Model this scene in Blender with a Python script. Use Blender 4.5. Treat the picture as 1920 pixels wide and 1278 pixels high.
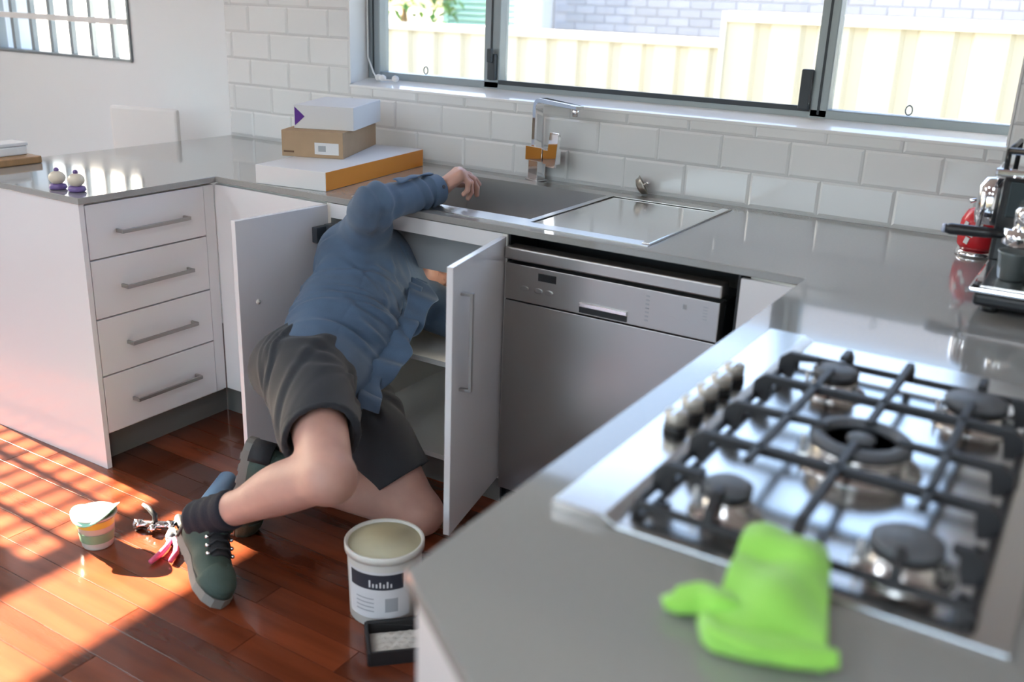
import bpy, bmesh, math, random
import numpy as np
from mathutils import Vector, Matrix
from mathutils.geometry import tessellate_polygon
random.seed(5); np.random.seed(5)
for o in list(bpy.data.objects): bpy.data.objects.remove(o)
SC = bpy.context.scene; COL = SC.collection

# ------------------------------------------------------------------ camera
CAM = (1.61260115, -3.03347019, 1.49489747)
RX = (0.84621747, 0.53162556, 0.03592029); RY = (-0.2038002, 0.26063835, 0.94368063); RF = (-0.49232253, 0.80587959, -0.32890212)
cd = bpy.data.cameras.new('camera'); cam = bpy.data.objects.new('camera', cd); COL.objects.link(cam)
cam.matrix_world = Matrix(((RX[0], RY[0], -RF[0], CAM[0]), (RX[1], RY[1], -RF[1], CAM[1]), (RX[2], RY[2], -RF[2], CAM[2]), (0, 0, 0, 1)))
cd.sensor_width = 36.0; cd.lens = 1815.548 / 1920 * 36; cd.clip_start = 0.05; cd.clip_end = 200
cd.dof.use_dof = True; cd.dof.focus_distance = 3.15; cd.dof.aperture_fstop = 2.1
SC.camera = cam

# ------------------------------------------------------------------ sky, sun, exposure
w = bpy.data.worlds.new('sky'); SC.world = w; w.use_nodes = True
nt = w.node_tree; bg = nt.nodes['Background']
sky = nt.nodes.new('ShaderNodeTexSky'); sky.sky_type = 'NISHITA'; sky.sun_disc = False
sky.sun_elevation = math.radians(30); sky.sun_rotation = math.radians(-90); sky.dust_density = 2.5; sky.ozone_density = 1.0
nt.links.new(sky.outputs['Color'], bg.inputs['Color']); bg.inputs['Strength'].default_value = 0.72
SUN_DIR = Vector((1, -0.045, -0.58)).normalized()
sl = bpy.data.lights.new('sun', 'SUN'); sl.energy = 88.0; sl.angle = math.radians(.53); sl.color = (1.0, 0.86, 0.68)
sun = bpy.data.objects.new('sun', sl); COL.objects.link(sun); sun.location = (-8, 0, 6)
sun.rotation_euler = SUN_DIR.to_track_quat('-Z', 'Y').to_euler()
tl_ = bpy.data.lights.new('cupboard_fill', 'POINT'); tl_.energy = 1.6; tl_.color = (1, .90, .72); tl_.shadow_soft_size = .03  # added light with no lamp behind it, brightens the cupboard shelf
tlo = bpy.data.objects.new('cupboard_fill', tl_); COL.objects.link(tlo); tlo.location = (.145, -.50, .62)
vs = SC.view_settings; vs.view_transform = 'Standard'; vs.look = 'None'; vs.gamma = 1; vs.use_curve_mapping = False; vs.exposure = 0.6
SC.cycles.max_bounces = 12; SC.cycles.diffuse_bounces = 6; SC.cycles.transparent_max_bounces = 12
SC.cycles.caustics_reflective = False; SC.cycles.caustics_refractive = False
SC.cycles.sample_clamp_indirect = 8

# ------------------------------------------------------------------ helpers
def lin(c): return tuple(((x / 255) / 12.92 if x / 255 <= .04045 else (((x / 255) + .055) / 1.055) ** 2.4) for x in c)
def mat(name, col, rough=.5, metal=0, bump=0, bscale=60, var=0, vscale=4, coat=0, spec=.5, emit=0, objvar=0, sheen=0, sss=0, stretch=(1, 1, 1)):
    m = bpy.data.materials.new(name); m.use_nodes = True; n = m.node_tree.nodes; L = m.node_tree.links
    b = n['Principled BSDF']; b.inputs['Base Color'].default_value = (*col, 1); b.inputs['Roughness'].default_value = rough
    b.inputs['Metallic'].default_value = metal; b.inputs['Coat Weight'].default_value = coat; b.inputs['Coat Roughness'].default_value = .05
    b.inputs['Specular IOR Level'].default_value = spec
    if sheen: b.inputs['Sheen Weight'].default_value = sheen
    if sss:
        b.inputs['Subsurface Weight'].default_value = sss; b.inputs['Subsurface Radius'].default_value = (.01, .004, .002); b.inputs['Subsurface Scale'].default_value = 1.0
    if emit: b.inputs['Emission Color'].default_value = (*col, 1); b.inputs['Emission Strength'].default_value = emit
    tc = n.new('ShaderNodeTexCoord'); mp = n.new('ShaderNodeMapping'); L.new(tc.outputs['Object'], mp.inputs[0]); mp.inputs['Scale'].default_value = stretch
    src = None
    if var:
        nz = n.new('ShaderNodeTexNoise'); nz.inputs['Scale'].default_value = vscale; nz.inputs['Detail'].default_value = 5; L.new(mp.outputs[0], nz.inputs['Vector'])
        mr = n.new('ShaderNodeMapRange'); mr.inputs[1].default_value = .25; mr.inputs[2].default_value = .75; mr.inputs[3].default_value = 1 - var; mr.inputs[4].default_value = 1 + var
        L.new(nz.outputs['Fac'], mr.inputs[0]); src = mr.outputs[0]
    if objvar:
        oi = n.new('ShaderNodeObjectInfo'); mr2 = n.new('ShaderNodeMapRange'); mr2.inputs[3].default_value = 1 - objvar; mr2.inputs[4].default_value = 1 + objvar
        L.new(oi.outputs['Random'], mr2.inputs[0])
        if src is None: src = mr2.outputs[0]
        else:
            mm = n.new('ShaderNodeMath'); mm.operation = 'MULTIPLY'; L.new(src, mm.inputs[0]); L.new(mr2.outputs[0], mm.inputs[1]); src = mm.outputs[0]
    if src is not None:
        mx = n.new('ShaderNodeVectorMath'); mx.operation = 'SCALE'; mx.inputs[0].default_value = col; L.new(src, mx.inputs['Scale']); L.new(mx.outputs[0], b.inputs['Base Color'])
    if bump:
        nb = n.new('ShaderNodeTexNoise'); nb.inputs['Scale'].default_value = bscale; nb.inputs['Detail'].default_value = 4; L.new(mp.outputs[0], nb.inputs['Vector'])
        bp = n.new('ShaderNodeBump'); bp.inputs['Strength'].default_value = bump; bp.inputs['Distance'].default_value = .004; L.new(nb.outputs['Fac'], bp.inputs['Height']); L.new(bp.outputs[0], b.inputs['Normal'])
    return m
def glassmat(name, tint=(1, 1, 1)):
    m = bpy.data.materials.new(name); m.use_nodes = True; n = m.node_tree.nodes; L = m.node_tree.links; n.clear()
    o = n.new('ShaderNodeOutputMaterial'); mx = n.new('ShaderNodeMixShader'); t = n.new('ShaderNodeBsdfTransparent'); g = n.new('ShaderNodeBsdfGlossy'); fr = n.new('ShaderNodeLayerWeight'); pw = n.new('ShaderNodeMath'); pw.operation = 'POWER'; pw.inputs[1].default_value = 5; ma = n.new('ShaderNodeMath'); ma.operation = 'MULTIPLY_ADD'; ma.inputs[1].default_value = .92; ma.inputs[2].default_value = .04
    t.inputs[0].default_value = (*tint, 1); g.inputs['Roughness'].default_value = .02; L.new(fr.outputs['Facing'], pw.inputs[0]); L.new(pw.outputs[0], ma.inputs[0])
    L.new(ma.outputs[0], mx.inputs[0]); L.new(t.outputs[0], mx.inputs[1]); L.new(g.outputs[0], mx.inputs[2]); L.new(mx.outputs[0], o.inputs[0]); return m

class MB:
    def __init__(s): s.v = []; s.f = []; s.sm = []
    def add(s, v, f, smooth=False, M=None):
        k = len(s.v)
        s.v += [tuple(M @ Vector(p)) for p in v] if M is not None else [tuple(p) for p in v]
        s.f += [tuple(i + k for i in q) for q in f]; s.sm += [smooth] * len(f); return s
    def box(s, x0, x1, y0, y1, z0, z1, M=None):
        v = [(x, y, z) for z in (z0, z1) for y in (y0, y1) for x in (x0, x1)]
        return s.add(v, [(0, 2, 3, 1), (4, 5, 7, 6), (0, 1, 5, 4), (2, 6, 7, 3), (0, 4, 6, 2), (1, 3, 7, 5)], False, M)
    def prism(s, poly, z0, z1, holes=(), M=None):
        loops = [list(poly)] + [list(h) for h in holes]
        flat = [p for l in loops for p in l]; n = len(flat)
        tris = tessellate_polygon([[Vector((p[0], p[1], 0)) for p in l] for l in loops])
        v = [(p[0], p[1], z0) for p in flat] + [(p[0], p[1], z1) for p in flat]; f = []
        for a, b, c in tris:
            A, B, Cc = flat[a], flat[b], flat[c]
            if (B[0] - A[0]) * (Cc[1] - A[1]) - (B[1] - A[1]) * (Cc[0] - A[0]) < 0: b, c = c, b
            f.append((a + n, b + n, c + n)); f.append((a, c, b))
        k = 0
        for li, l in enumerate(loops):
            ar = sum(l[i][0] * l[(i + 1) % len(l)][1] - l[(i + 1) % len(l)][0] * l[i][1] for i in range(len(l)))
            for i in range(len(l)):
                a, b = k + i, k + (i + 1) % len(l)
                if (ar < 0) != (li > 0): a, b = b, a
                f.append((a, b, b + n, a + n))
            k += len(l)
        return s.add(v, f, False, M)
    def tube(s, path, r, n=10, M=None, closed=False, cap=True):
        path = [Vector(p) for p in path]; N = len(path); rr = r if hasattr(r, '__len__') else [r] * N
        v = []; f = []; prev = None
        for i, p in enumerate(path):
            if closed: t = path[(i + 1) % N] - path[i - 1]
            else: t = path[min(i + 1, N - 1)] - path[max(i - 1, 0)]
            t.normalize()
            if prev is None: u = t.orthogonal().normalized()
            else: u = (prev - t * prev.dot(t)).normalized()
            prev = u; q = t.cross(u)
            for k in range(n): a = 2 * math.pi * k / n; v.append(p + (u * math.cos(a) + q * math.sin(a)) * rr[i])
        for i in range(N if closed else N - 1):
            j = (i + 1) % N
            for k in range(n): f.append((i * n + k, i * n + (k + 1) % n, j * n + (k + 1) % n, j * n + k))
        if cap and not closed: f.append(tuple(range(n - 1, -1, -1))); f.append(tuple((N - 1) * n + k for k in range(n)))
        return s.add(v, f, True, M)
    def lathe(s, prof, n=28, M=None, smooth=True):
        v = []; f = []; N = len(prof)
        for r, z in prof:
            for k in range(n): a = 2 * math.pi * k / n; v.append((r * math.cos(a), r * math.sin(a), z))
        for i in range(N - 1):
            for k in range(n): f.append((i * n + k, i * n + (k + 1) % n, (i + 1) * n + (k + 1) % n, (i + 1) * n + k))
        if prof[0][0] > 1e-6: f.append(tuple(range(n - 1, -1, -1)))
        if prof[-1][0] > 1e-6: f.append(tuple((N - 1) * n + k for k in range(n)))
        return s.add(v, f, smooth, M)
    def ball(s, c, r, nu=16, nv=10, M=None):
        r = r if hasattr(r, '__len__') else (r, r, r); v = []; f = []
        for j in range(nv + 1):
            th = math.pi * j / nv
            for k in range(nu): a = 2 * math.pi * k / nu; v.append((c[0] + r[0] * math.sin(th) * math.cos(a), c[1] + r[1] * math.sin(th) * math.sin(a), c[2] - r[2] * math.cos(th)))
        for j in range(nv):
            for k in range(nu): f.append((j * nu + k, j * nu + (k + 1) % nu, (j + 1) * nu + (k + 1) % nu, (j + 1) * nu + k))
        return s.add(v, f, True, M)
    def grid(s, P, smooth=True, M=None):
        nu, nv = len(P), len(P[0]); v = [p for r in P for p in r]
        f = [(i * nv + j, (i + 1) * nv + j, (i + 1) * nv + j + 1, i * nv + j + 1) for i in range(nu - 1) for j in range(nv - 1)]
        return s.add(v, f, smooth, M)
OFF = {}
def mesh_from(name, mb, off=(0, 0, 0)):
    me = bpy.data.meshes.new(name)
    me.from_pydata([(p[0] - off[0], p[1] - off[1], p[2] - off[2]) for p in mb.v], [], mb.f); me.update()
    me.polygons.foreach_set('use_smooth', mb.sm)
    return me
def clean(me):
    b = bmesh.new(); b.from_mesh(me); bmesh.ops.remove_doubles(b, verts=b.verts, dist=1e-6); bmesh.ops.recalc_face_normals(b, faces=b.faces); b.to_mesh(me); b.free()
def fin(o, bevel=0, seg=2, angle=35):
    if bevel:
        m = o.modifiers.new('bevel', 'BEVEL'); m.width = bevel; m.segments = seg; m.limit_method = 'ANGLE'; m.angle_limit = math.radians(angle); m.harden_normals = False
def thing(name, label, cat, loc=(0, 0, 0), rotz=None, group=None):
    o = bpy.data.objects.new(name, None); COL.objects.link(o); o.location = loc; o.empty_display_size = .05
    if rotz is not None: o.rotation_euler = (0, 0, rotz); OFF[o.name] = (0, 0, 0)
    else: OFF[o.name] = tuple(loc)
    o['label'] = label; o['category'] = cat
    if group: o['group'] = group
    return o
def part(name, mb, m, parent, bevel=0, seg=2, label=None, docl=True, stuff=False, solid=0, sub=0):
    off = OFF[parent.name]; me = mesh_from(name, mb, off)
    if docl: clean(me)
    me.materials.append(m); o = bpy.data.objects.new(name, me); COL.objects.link(o); o.parent = parent; OFF[o.name] = off
    if solid: q = o.modifiers.new('solid', 'SOLIDIFY'); q.thickness = solid; q.offset = 0
    if sub: q = o.modifiers.new('sub', 'SUBSURF'); q.levels = sub; q.render_levels = sub
    fin(o, bevel, seg)
    if label: o['label'] = label
    if stuff: o['kind'] = 'stuff'
    return o
def single(name, mb, m, label=None, cat=None, group=None, kind=None, bevel=0, seg=2, docl=True, solid=0, sub=0):
    A = np.array(mb.v); lo, hi = A.min(0), A.max(0); off = ((lo[0] + hi[0]) / 2, (lo[1] + hi[1]) / 2, lo[2])
    me = mesh_from(name, mb, off)
    if docl: clean(me)
    me.materials.append(m); o = bpy.data.objects.new(name, me); COL.objects.link(o); o.location = off; OFF[o.name] = off
    if solid: q = o.modifiers.new('solid', 'SOLIDIFY'); q.thickness = solid; q.offset = 0
    if sub: q = o.modifiers.new('sub', 'SUBSURF'); q.levels = sub; q.render_levels = sub
    fin(o, bevel, seg)
    if label: o['label'] = label
    if cat: o['category'] = cat
    if group: o['group'] = group
    if kind: o['kind'] = kind
    return o
def struct(name, mb, m, bevel=0, **k): return single(name, mb, m, kind='structure', bevel=bevel, **k)
def piece(name, me, parent, loc, rot=None, scale=None):          # shares mesh data; loc in world
    o = bpy.data.objects.new(name, me); COL.objects.link(o); o.parent = parent; off = OFF[parent.name]
    o.location = (loc[0] - off[0], loc[1] - off[1], loc[2] - off[2])
    if rot: o.rotation_euler = rot
    if scale: o.scale = scale
    return o
def frustum(x0, x1, y0, y1, z0, z1, c, axis='z'):                # box with a chamfered top face
    mb = MB()
    lo = [(x0, y0), (x1, y0), (x1, y1), (x0, y1)]; hi = [(x0 + c, y0 + c), (x1 - c, y0 + c), (x1 - c, y1 - c), (x0 + c, y1 - c)]
    v = [(a, b, z0) for a, b in lo] + [(a, b, z1 - c * .5) for a, b in lo] + [(a, b, z1) for a, b in hi]
    f = [(3, 2, 1, 0), (8, 9, 10, 11)]
    for k in range(4): f += [(k, (k + 1) % 4, 4 + (k + 1) % 4, 4 + k), (4 + k, 4 + (k + 1) % 4, 8 + (k + 1) % 4, 8 + k)]
    if axis == '-y': v = [(a, -z, b) for a, b, z in v]          # top face looks towards -y
    return mb.add(v, f)
def T(x, y, z): return Matrix.Translation((x, y, z))
def frame(o, x, y, z): return Matrix(((x[0], y[0], z[0], o[0]), (x[1], y[1], z[1], o[1]), (x[2], y[2], z[2], o[2]), (0, 0, 0, 1)))
def Rz(a): return Matrix.Rotation(a, 4, 'Z')

# ------------------------------------------------------------------ materials
M_wall = mat('wall paint', (.80, .83, .86), .6, bump=.02, bscale=200)
M_ceil = mat('ceiling paint', (.85, .85, .85), .8)
M_tile = mat('white glazed tile', (.79, .80, .81), .12, objvar=.03, coat=.3)
M_grout = mat('grout', (.62, .63, .64), .8)
M_cab = mat('white gloss cabinet', (.74, .74, .76), .18, coat=.2)
M_carc = mat('cabinet carcass melamine', (.74, .73, .69), .4)
M_kick = mat('kickboard', (.17, .165, .155), .45)
M_top = mat('grey stone worktop', (.31, .31, .30), .09, var=.04, vscale=150, coat=.5)
M_steel = mat('stainless', (.72, .71, .70), .2, 1, bump=.02, bscale=60, stretch=(1, 30, 1))
M_steelv = mat('brushed appliance steel', (.47, .46, .45), .33, 1, bump=.04, bscale=60, stretch=(40, 1, 1))
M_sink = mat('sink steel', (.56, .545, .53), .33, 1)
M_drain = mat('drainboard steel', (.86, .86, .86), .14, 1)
M_chrome = mat('chrome', (.86, .86, .88), .04, 1)
M_handle = mat('satin handle', (.36, .345, .33), .4, .75)
M_knob = mat('satin knob', (.66, .63, .57), .4, .55)
M_black = mat('black gap', (.012, .013, .015), .4)
M_iron = mat('cast iron', (.022, .023, .027), .45, bump=.2, bscale=250)
M_cap = mat('burner cap', (.12, .13, .145), .45)
M_alu = mat('grey window aluminium', (.30, .345, .37), .35, .3)
M_alud = mat('dark gasket', (.035, .045, .055), .5)
M_glass = glassmat('window glass', (.97, .985, .98))
M_floor = mat('jarrah plank', (.125, .028, .0105), .2, bump=.06, bscale=40, var=.35, vscale=5, objvar=.45, coat=.4, stretch=(.35, 4, 1))
M_floorgap = mat('plank joint', (.03, .01, .005), .6)
M_fence = mat('cream fence steel', (.56, .53, .42), .45)
M_fcap = mat('fence cap', (.66, .66, .61), .4)
M_brick = mat('pale lilac brick', (.47, .46, .50), .8, objvar=.08, bump=.2, bscale=60)
M_mort = mat('mortar', (.55, .53, .56), .9)
M_white = mat('white paint', (.80, .80, .80), .5)
M_ground = mat('dark garden soil', (.085, .08, .07), .9, var=.1)
M_leaf = mat('leaf green', (.16, .36, .07), .5, objvar=.3)
M_teal = mat('teal shutter', (.32, .52, .47), .5)
M_card = mat('brown cardboard', (.42, .29, .18), .75, var=.05, vscale=20)
M_cardw = mat('white carton', (.72, .72, .73), .5)
M_orange = mat('orange print', (.80, .30, .035), .45)
M_purple = mat('purple print', (.10, .012, .26), .5)
M_grey = mat('grey print', (.35, .36, .38), .6)
M_wood = mat('table timber', (.38, .21, .09), .4, var=.2, vscale=8, stretch=(1, 6, 1))
M_lime = mat('lime microfibre', (.34, .78, .11), .85, bump=.5, bscale=350, sheen=.4)

# ------------------------------------------------------------------ room shell
FLW = 0.0915
flr = struct('floor', MB().box(-3.8, 3.2, -6.5, .0, -.06, -.006), M_floorgap)
pl_meshes = {}
def plank(L):
    key = round(L, 2)
    if key not in pl_meshes:
        me = mesh_from('plank', frustum(-L / 2 + .0008, L / 2 - .0008, -FLW / 2 + .0008, FLW / 2 - .0008, -.006, 0, .0004)); me.materials.append(M_floor); pl_meshes[key] = me
    return pl_meshes[key]
y = -.62; r = 0
while y > -2.75:
    x = -2.6 - random.random() * .8
    while x < 1.15:
        L = random.choice([.7, .9, 1.1, 1.3, 1.5])
        piece('plank', plank(L), flr, (x + L / 2, y - FLW / 2, 0)); x += L
    y -= FLW; r += 1
rest = MB()
for yy0, yy1 in ((0, -.62), (y, -6.5)):
    q = yy0
    while q > yy1 + .02:
        b = max(q - FLW, yy1); rest.box(-3.8, 3.2, b + .001, q - .001, -.006, 0); q = b
for k in range(int((.62 - 2.75 + 2.75) and 0)): pass
o = part('plank_field', rest, M_floor, flr, stuff=True)
side = MB(); q = -.62
while q > y + .02:
    side.box(-3.8, -3.41, q - FLW + .001, q - .001, -.006, -.0005); side.box(2.68, 3.2, q - FLW + .001, q - .001, -.006, -.0005); q -= FLW
part('plank_margin', side, M_floor, flr, stuff=True)

WX0, WX1, WZ0, WZ1 = -1.045, 1.345, 1.168, 2.25
LX0, LX1, LZ0, LZ1 = -3.45, -2.372, 1.172, 2.25
wb = MB()
for (a, b, c, d) in ((-4.0, LX0, -.06, 2.6), (LX1, WX0, -.06, 2.6), (WX1, 3.4, -.06, 2.6), (WX0, WX1, -.06, WZ0 - .012), (WX0, WX1, WZ1, 2.6), (LX0, LX1, -.06, LZ0), (LX0, LX1, LZ1, 2.6)):
    wb.box(a, b, .008, .22, c, d)
wall_back = struct('wall_back', wb, M_wall)
part('grout_bed', MB().box(-1.741, WX0, .004, .0079, .9, 2.4).box(WX0, 2.6, .004, .0079, .9, WZ0 - .012).box(WX1, 2.6, .004, .0079, WZ0 - .012, 2.4), M_grout, wall_back)
TW, TH, TG = .2225, .1085, .0035
tile_cache = {}
def tile_mesh(wd, ht):
    k = (round(wd, 3), round(ht, 3))
    if k not in tile_cache:
        me = mesh_from('tile', frustum(-wd / 2 + TG / 2, wd / 2 - TG / 2, -ht / 2 + TG / 2, ht / 2 - TG / 2, -.006, 0, .007, '-y')); me.materials.append(M_tile); tile_cache[k] = me
    return tile_cache[k]
def tile_row(k, x0, x1, z0, z1):
    off = -.263 if k % 2 == 0 else -.263 + .1175
    i = math.floor((x0 - off) / TW)
    while off + i * TW < x1 - .004:
        a, b = max(off + i * TW, x0), min(off + (i + 1) * TW, x1); i += 1
        if b - a > .02: piece('tile', tile_mesh(b - a, z1 - z0), wall_back, ((a + b) / 2, 0, (z0 + z1) / 2))
for k in range(12):
    z0 = .905 + k * TH; z1 = z0 + TH
    if k < 2: tile_row(k, -1.741, 2.3, z0, z1)
    elif k == 2:
        tile_row(k, -1.741, WX0, z0, z1); tile_row(k, WX0, WX1, z0, WZ0 - .002); tile_row(k, WX1, 2.3, z0, z1)
    else:
        tile_row(k, -1.741, WX0, z0, z1); tile_row(k, WX1, 2.3, z0, z1)
# sloping tiled sill and reveals
sillp = MB().add([(WX0, -.002, WZ0 - .012), (WX1, -.002, WZ0 - .012), (WX1, -.002, WZ0 - .001), (WX0, -.002, WZ0 - .001), (WX0, .11, WZ0 - .012), (WX1, .11, WZ0 - .012), (WX1, .11, 1.190), (WX0, .11, 1.190)],
    [(0, 1, 2, 3), (3, 2, 6, 7), (7, 6, 5, 4), (0, 4, 5, 1), (0, 3, 7, 4), (1, 5, 6, 2)])
struct('trim_1', sillp, M_tile, bevel=.003)
struct('trim_2', MB().box(WX0, WX0 + .006, .0, .11, 1.172, WZ1).box(WX1 - .006, WX1, .0, .11, 1.172, WZ1), M_white)

def window(name, pieces, panes, extra, y0, yd, m=M_alu):
    A = np.array([p for p in pieces]); root = MB()
    for (a, b, c, d) in pieces: root.box(a, b, y0, y0 + yd, c, d)
    w_ = struct(name, root, m, bevel=.004)
    for (a, b, c, d, yy) in panes: part('pane', MB().box(a, b, yy, yy + .005, c, d), M_glass, w_)
    return w_
W1 = window('window_1', [(-1.04, -.98, 1.169, 2.2), (-.478, -.409, 1.19, 2.2), (.755, .812, 1.19, 2.2), (1.335, 1.345, 1.169, 2.2), (-.98, 1.335, 1.169, 1.217), (-.98, 1.335, 2.15, 2.2)],
    [(-.98, -.478, 1.216, 2.15, .145), (-.409, .755, 1.216, 2.15, .150), (.812, 1.336, 1.216, 2.15, .145)], None, .11, .06)
g = MB().box(-.41, .757, .106, .125, 1.207, 1.2225)
part('gasket', g, M_alud, W1)
g = MB().box(-1.014, -1.008, .107, .112, 1.2, 2.2).box(-.448, -.442, .107, .112, 1.22, 2.2).box(.780, .787, .107, .112, 1.2, 2.2); part('track_groove', g, M_alud, W1)
g = MB().box(-.452, -.418, .092, .112, 1.222, 1.315).box(-.446, -.426, .078, .094, 1.285, 1.335); part('lock', g, M_alud, W1, bevel=.004)
g = MB().box(.722, .757, .090, .112, 1.212, 1.335); part('lock', g, M_alud, W1, bevel=.004)
for cx in (1.052, -.745):
    part('latch_ring', MB().tube([(cx + .010 * math.cos(a), .105, 1.236 + .014 * math.sin(a)) for a in np.linspace(0, 2 * math.pi, 12, endpoint=False)],   .0024, 6, closed=True), M_alu, W1)
# window_2: dining room window with upright grey bars crossed by a white rail
W2 = window('window_2', [(LX0, LX0 + .03, LZ0, LZ1), (LX1 - .018, LX1, LZ0, LZ1), (LX0, LX1, LZ0, LZ0 + .012), (LX0, LX1, LZ1 - .04, LZ1)], [(LX0 + .02, LX1 - .018, LZ0 + .012, LZ1 - .04, .06)], None, .0, .05)
for k in range(6):
    x = LX1 - .155 - k * .158
    part('bar', MB().box(x - .013, x + .013, .02, .045, LZ0 + .012, LZ1 - .04), M_alu, W2)
part('rail', MB().box(LX0 + .03, LX1 - .018, .008, .02, 1.335, 1.362), M_white, W2)
# wall_left with the glazed door the sun falls through
WL = -3.8
wl = MB(); YA, YB = -1.14, -2.75
for (a, b, c, d) in ((.22, YA, -.06, 2.6), (YB, -6.5, -.06, 2.6), (YA, YB, 2.14, 2.6), (YA, YB, -.06, .02)): wl.box(WL - .15, WL, b, a, c, d)
struct('wall_left', wl, M_wall)
w3 = MB(); 
for (a, b, c, d) in ((YA, YA - .03, .02, 2.14), (YB + .05, YB, .02, 2.14), (YA, YB, 2.11, 2.14), (YA, YB, 1.86, 1.885), (YA, YB, .02, .1), (-1.285, -1.315, .1, 1.86), (-1.475, -1.505, .1, 1.86), (-1.61, -1.66, .1, 1.86)): w3.box(WL - .09, WL - .03, b, a, c, d)
W3 = struct('window_3', w3, M_alu)
part('pane', MB().box(WL - .065, WL - .06, YB + .04, YA - .02, .1, 2.12), M_glass, W3)
part('door_panel', MB().box(WL - .1, WL - .04, YB + .04, -1.655, .1, 1.86), M_white, W3)
sm = mesh_from('slat', MB().box(-.021, .021, -.24, .24, -.0012, .0012)); sm.materials.append(M_white)
for k in range(28): piece('slat', sm, W3, (WL - .01, YA - .235, .16 + k * .061), rot=(0, math.radians(8), 0))
# wall_right, wall_front with a wide unseen window added for daylight, ceiling
struct('wall_right', MB().box(3.2, 3.35, -6.5, .22, -.06, 2.6), M_wall)
wf = MB()
for (a, b, c, d) in ((-4, -3.2, -.06, 2.6), (2.6, 3.4, -.06, 2.6), (-3.2, 2.6, -.06, .25), (-3.2, 2.6, 2.35, 2.6)): wf.box(a, b, -6.65, -6.5, c, d)
struct('wall_front', wf, M_wall)
W4 = window('added_window', [(-3.2, -3.14, .25, 2.35), (2.54, 2.6, .25, 2.35), (-3.2, 2.6, .25, .3), (-3.2, 2.6, 2.3, 2.35), (-1.3, -1.24, .25, 2.35), (.65, .71, .25, 2.35)], [(-3.14, 2.54, .3, 2.3, -6.58)], None, -6.62, .06)
cl = struct('ceiling', MB().box(-4, 3.4, -6.65, .22, 2.6, 2.72), M_ceil)
M_fill = mat('fill panel diffuser', (.84, .93, 1), .5, emit=9.5)  # glow for unseen ceiling panels added to brighten the interior
for i, (lx, ly, l) in enumerate(((-2.6, -2.6, 'left'), (-.6, -2.9, 'middle'), (1.4, -3.6, 'right'), (-2.6, -5.0, 'left front'), (-.6, -5.0, 'middle front'), (1.4, -5.4, 'right front'))):
    t = thing('ceiling_fill', 'added flat white ceiling fill light panel, %s one over the kitchen' % l, 'ceiling fill light', (lx, ly, 2.57))
    part('frame', MB().prism([(lx - .35, ly - .35), (lx + .35, ly - .35), (lx + .35, ly + .35), (lx - .35, ly + .35)], 2.57, 2.6, [[(lx - .32, ly - .32), (lx + .32, ly - .32), (lx + .32, ly + .32), (lx - .32, ly + .32)]]), M_white, t)
    part('diffuser', MB().box(lx - .318, lx + .318, ly - .318, ly + .318, 2.576, 2.59), M_fill, t)
struct('baseboard_back', MB().box(-3.8, -1.75, -.008, .006, 0, .09), M_white)

# ------------------------------------------------------------------ outside
struct('ground', MB().box(-120, 120, .22, 150, -.12, -.07), M_ground)
def fence(x0, x1, y0, top, label, rib=.26):
    t = thing('fence', label, 'fence', ((x0 + x1) / 2, y0, -.07))
    x = x0
    while x < x1 - .01:
        b = min(x + rib, x1); mb = MB()
        pr = [(x, y0), (b - .1, y0), (b - .08, y0 + .028), (b - .02, y0 + .028), (b, y0), (b, y0 + .004), (b - .018, y0 + .034), (b - .082, y0 + .034), (b - .102, y0 + .006), (x, y0 + .006)]
        mb.prism(pr, -.07, top - .06); part('panel', mb, M_fence, t); x = b
    part('cap_rail', MB().box(x0, x1, y0 - .02, y0 + .055, top - .06, top), M_fcap, t, bevel=.006)
    part('post', MB().box(x0 - .03, x0, y0 - .02, y0 + .055, -.07, top), M_fcap, t)
fence(-5.2, -.80, 3.5, 1.32, 'long low cream steel fence outside the left part of the sink window')
fence(-.42, 3.4, 2.5, 1.50, 'taller cream ribbed steel fence outside the right part of the sink window')
hw = struct('wall_outside', MB().box(-3.85, 5.5, 6.52, 6.8, -.07, 3.4), M_mort)
bm_ = mesh_from('brick', frustum(-.112, .112, -.037, .037, -.012, 0, .003, '-y')); bm_.materials.append(M_brick)
for rr in range(13):
    for cc in range(20):
        piece('brick', bm_, hw, (-3.70 + cc * .235 + (rr % 2) * .117, 6.508, .95 + rr * .085))
struct('pillar_outside', MB().box(-4.2, -3.87, 6.3, 6.7, -.07, 3.4), M_white, bevel=.01)
lv = thing('louvre_shutter', 'pale teal louvred shutter on the house beyond the low fence', 'shutter', (-4.75, 6.6, -.07))
part('shutter_frame', MB().box(-5.35, -5.3, 6.55, 6.65, -.07, 2.6).box(-4.26, -4.21, 6.55, 6.65, -.07, 2.6).box(-5.35, -4.21, 6.6, 6.66, 2.55, 2.6), M_teal, lv)
for k in range(26): part('slat', MB().box(-5.3, -4.26, -.05, .05, -.006, .006, T(0, 6.6, .9 + k * .062) @ Matrix.Rotation(.7, 4, 'X')), M_teal, lv)
struct('wall_sun_backdrop', MB().box(-4.2, 4.2, 0, .2, -.07, 3.4, T(-9.6, 4.9, 0) @ Rz(-.52)), M_white)  # added white wall, angled into the sun to whiten the dining window
struct('post_outside', MB().box(-4.62, -4.5, 4.4, 4.5, -.07, 3.0), M_white)
tr = thing('tree', 'leafy green tree above the low cream fence', 'tree', (-4.9, 5.3, -.07))
part('trunk', MB().tube([(-4.9, 5.3, -.07), (-4.85, 5.32, .7), (-4.95, 5.3, 1.4)], [.07, .06, .04]), M_wood, tr)
lf = MB()
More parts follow.
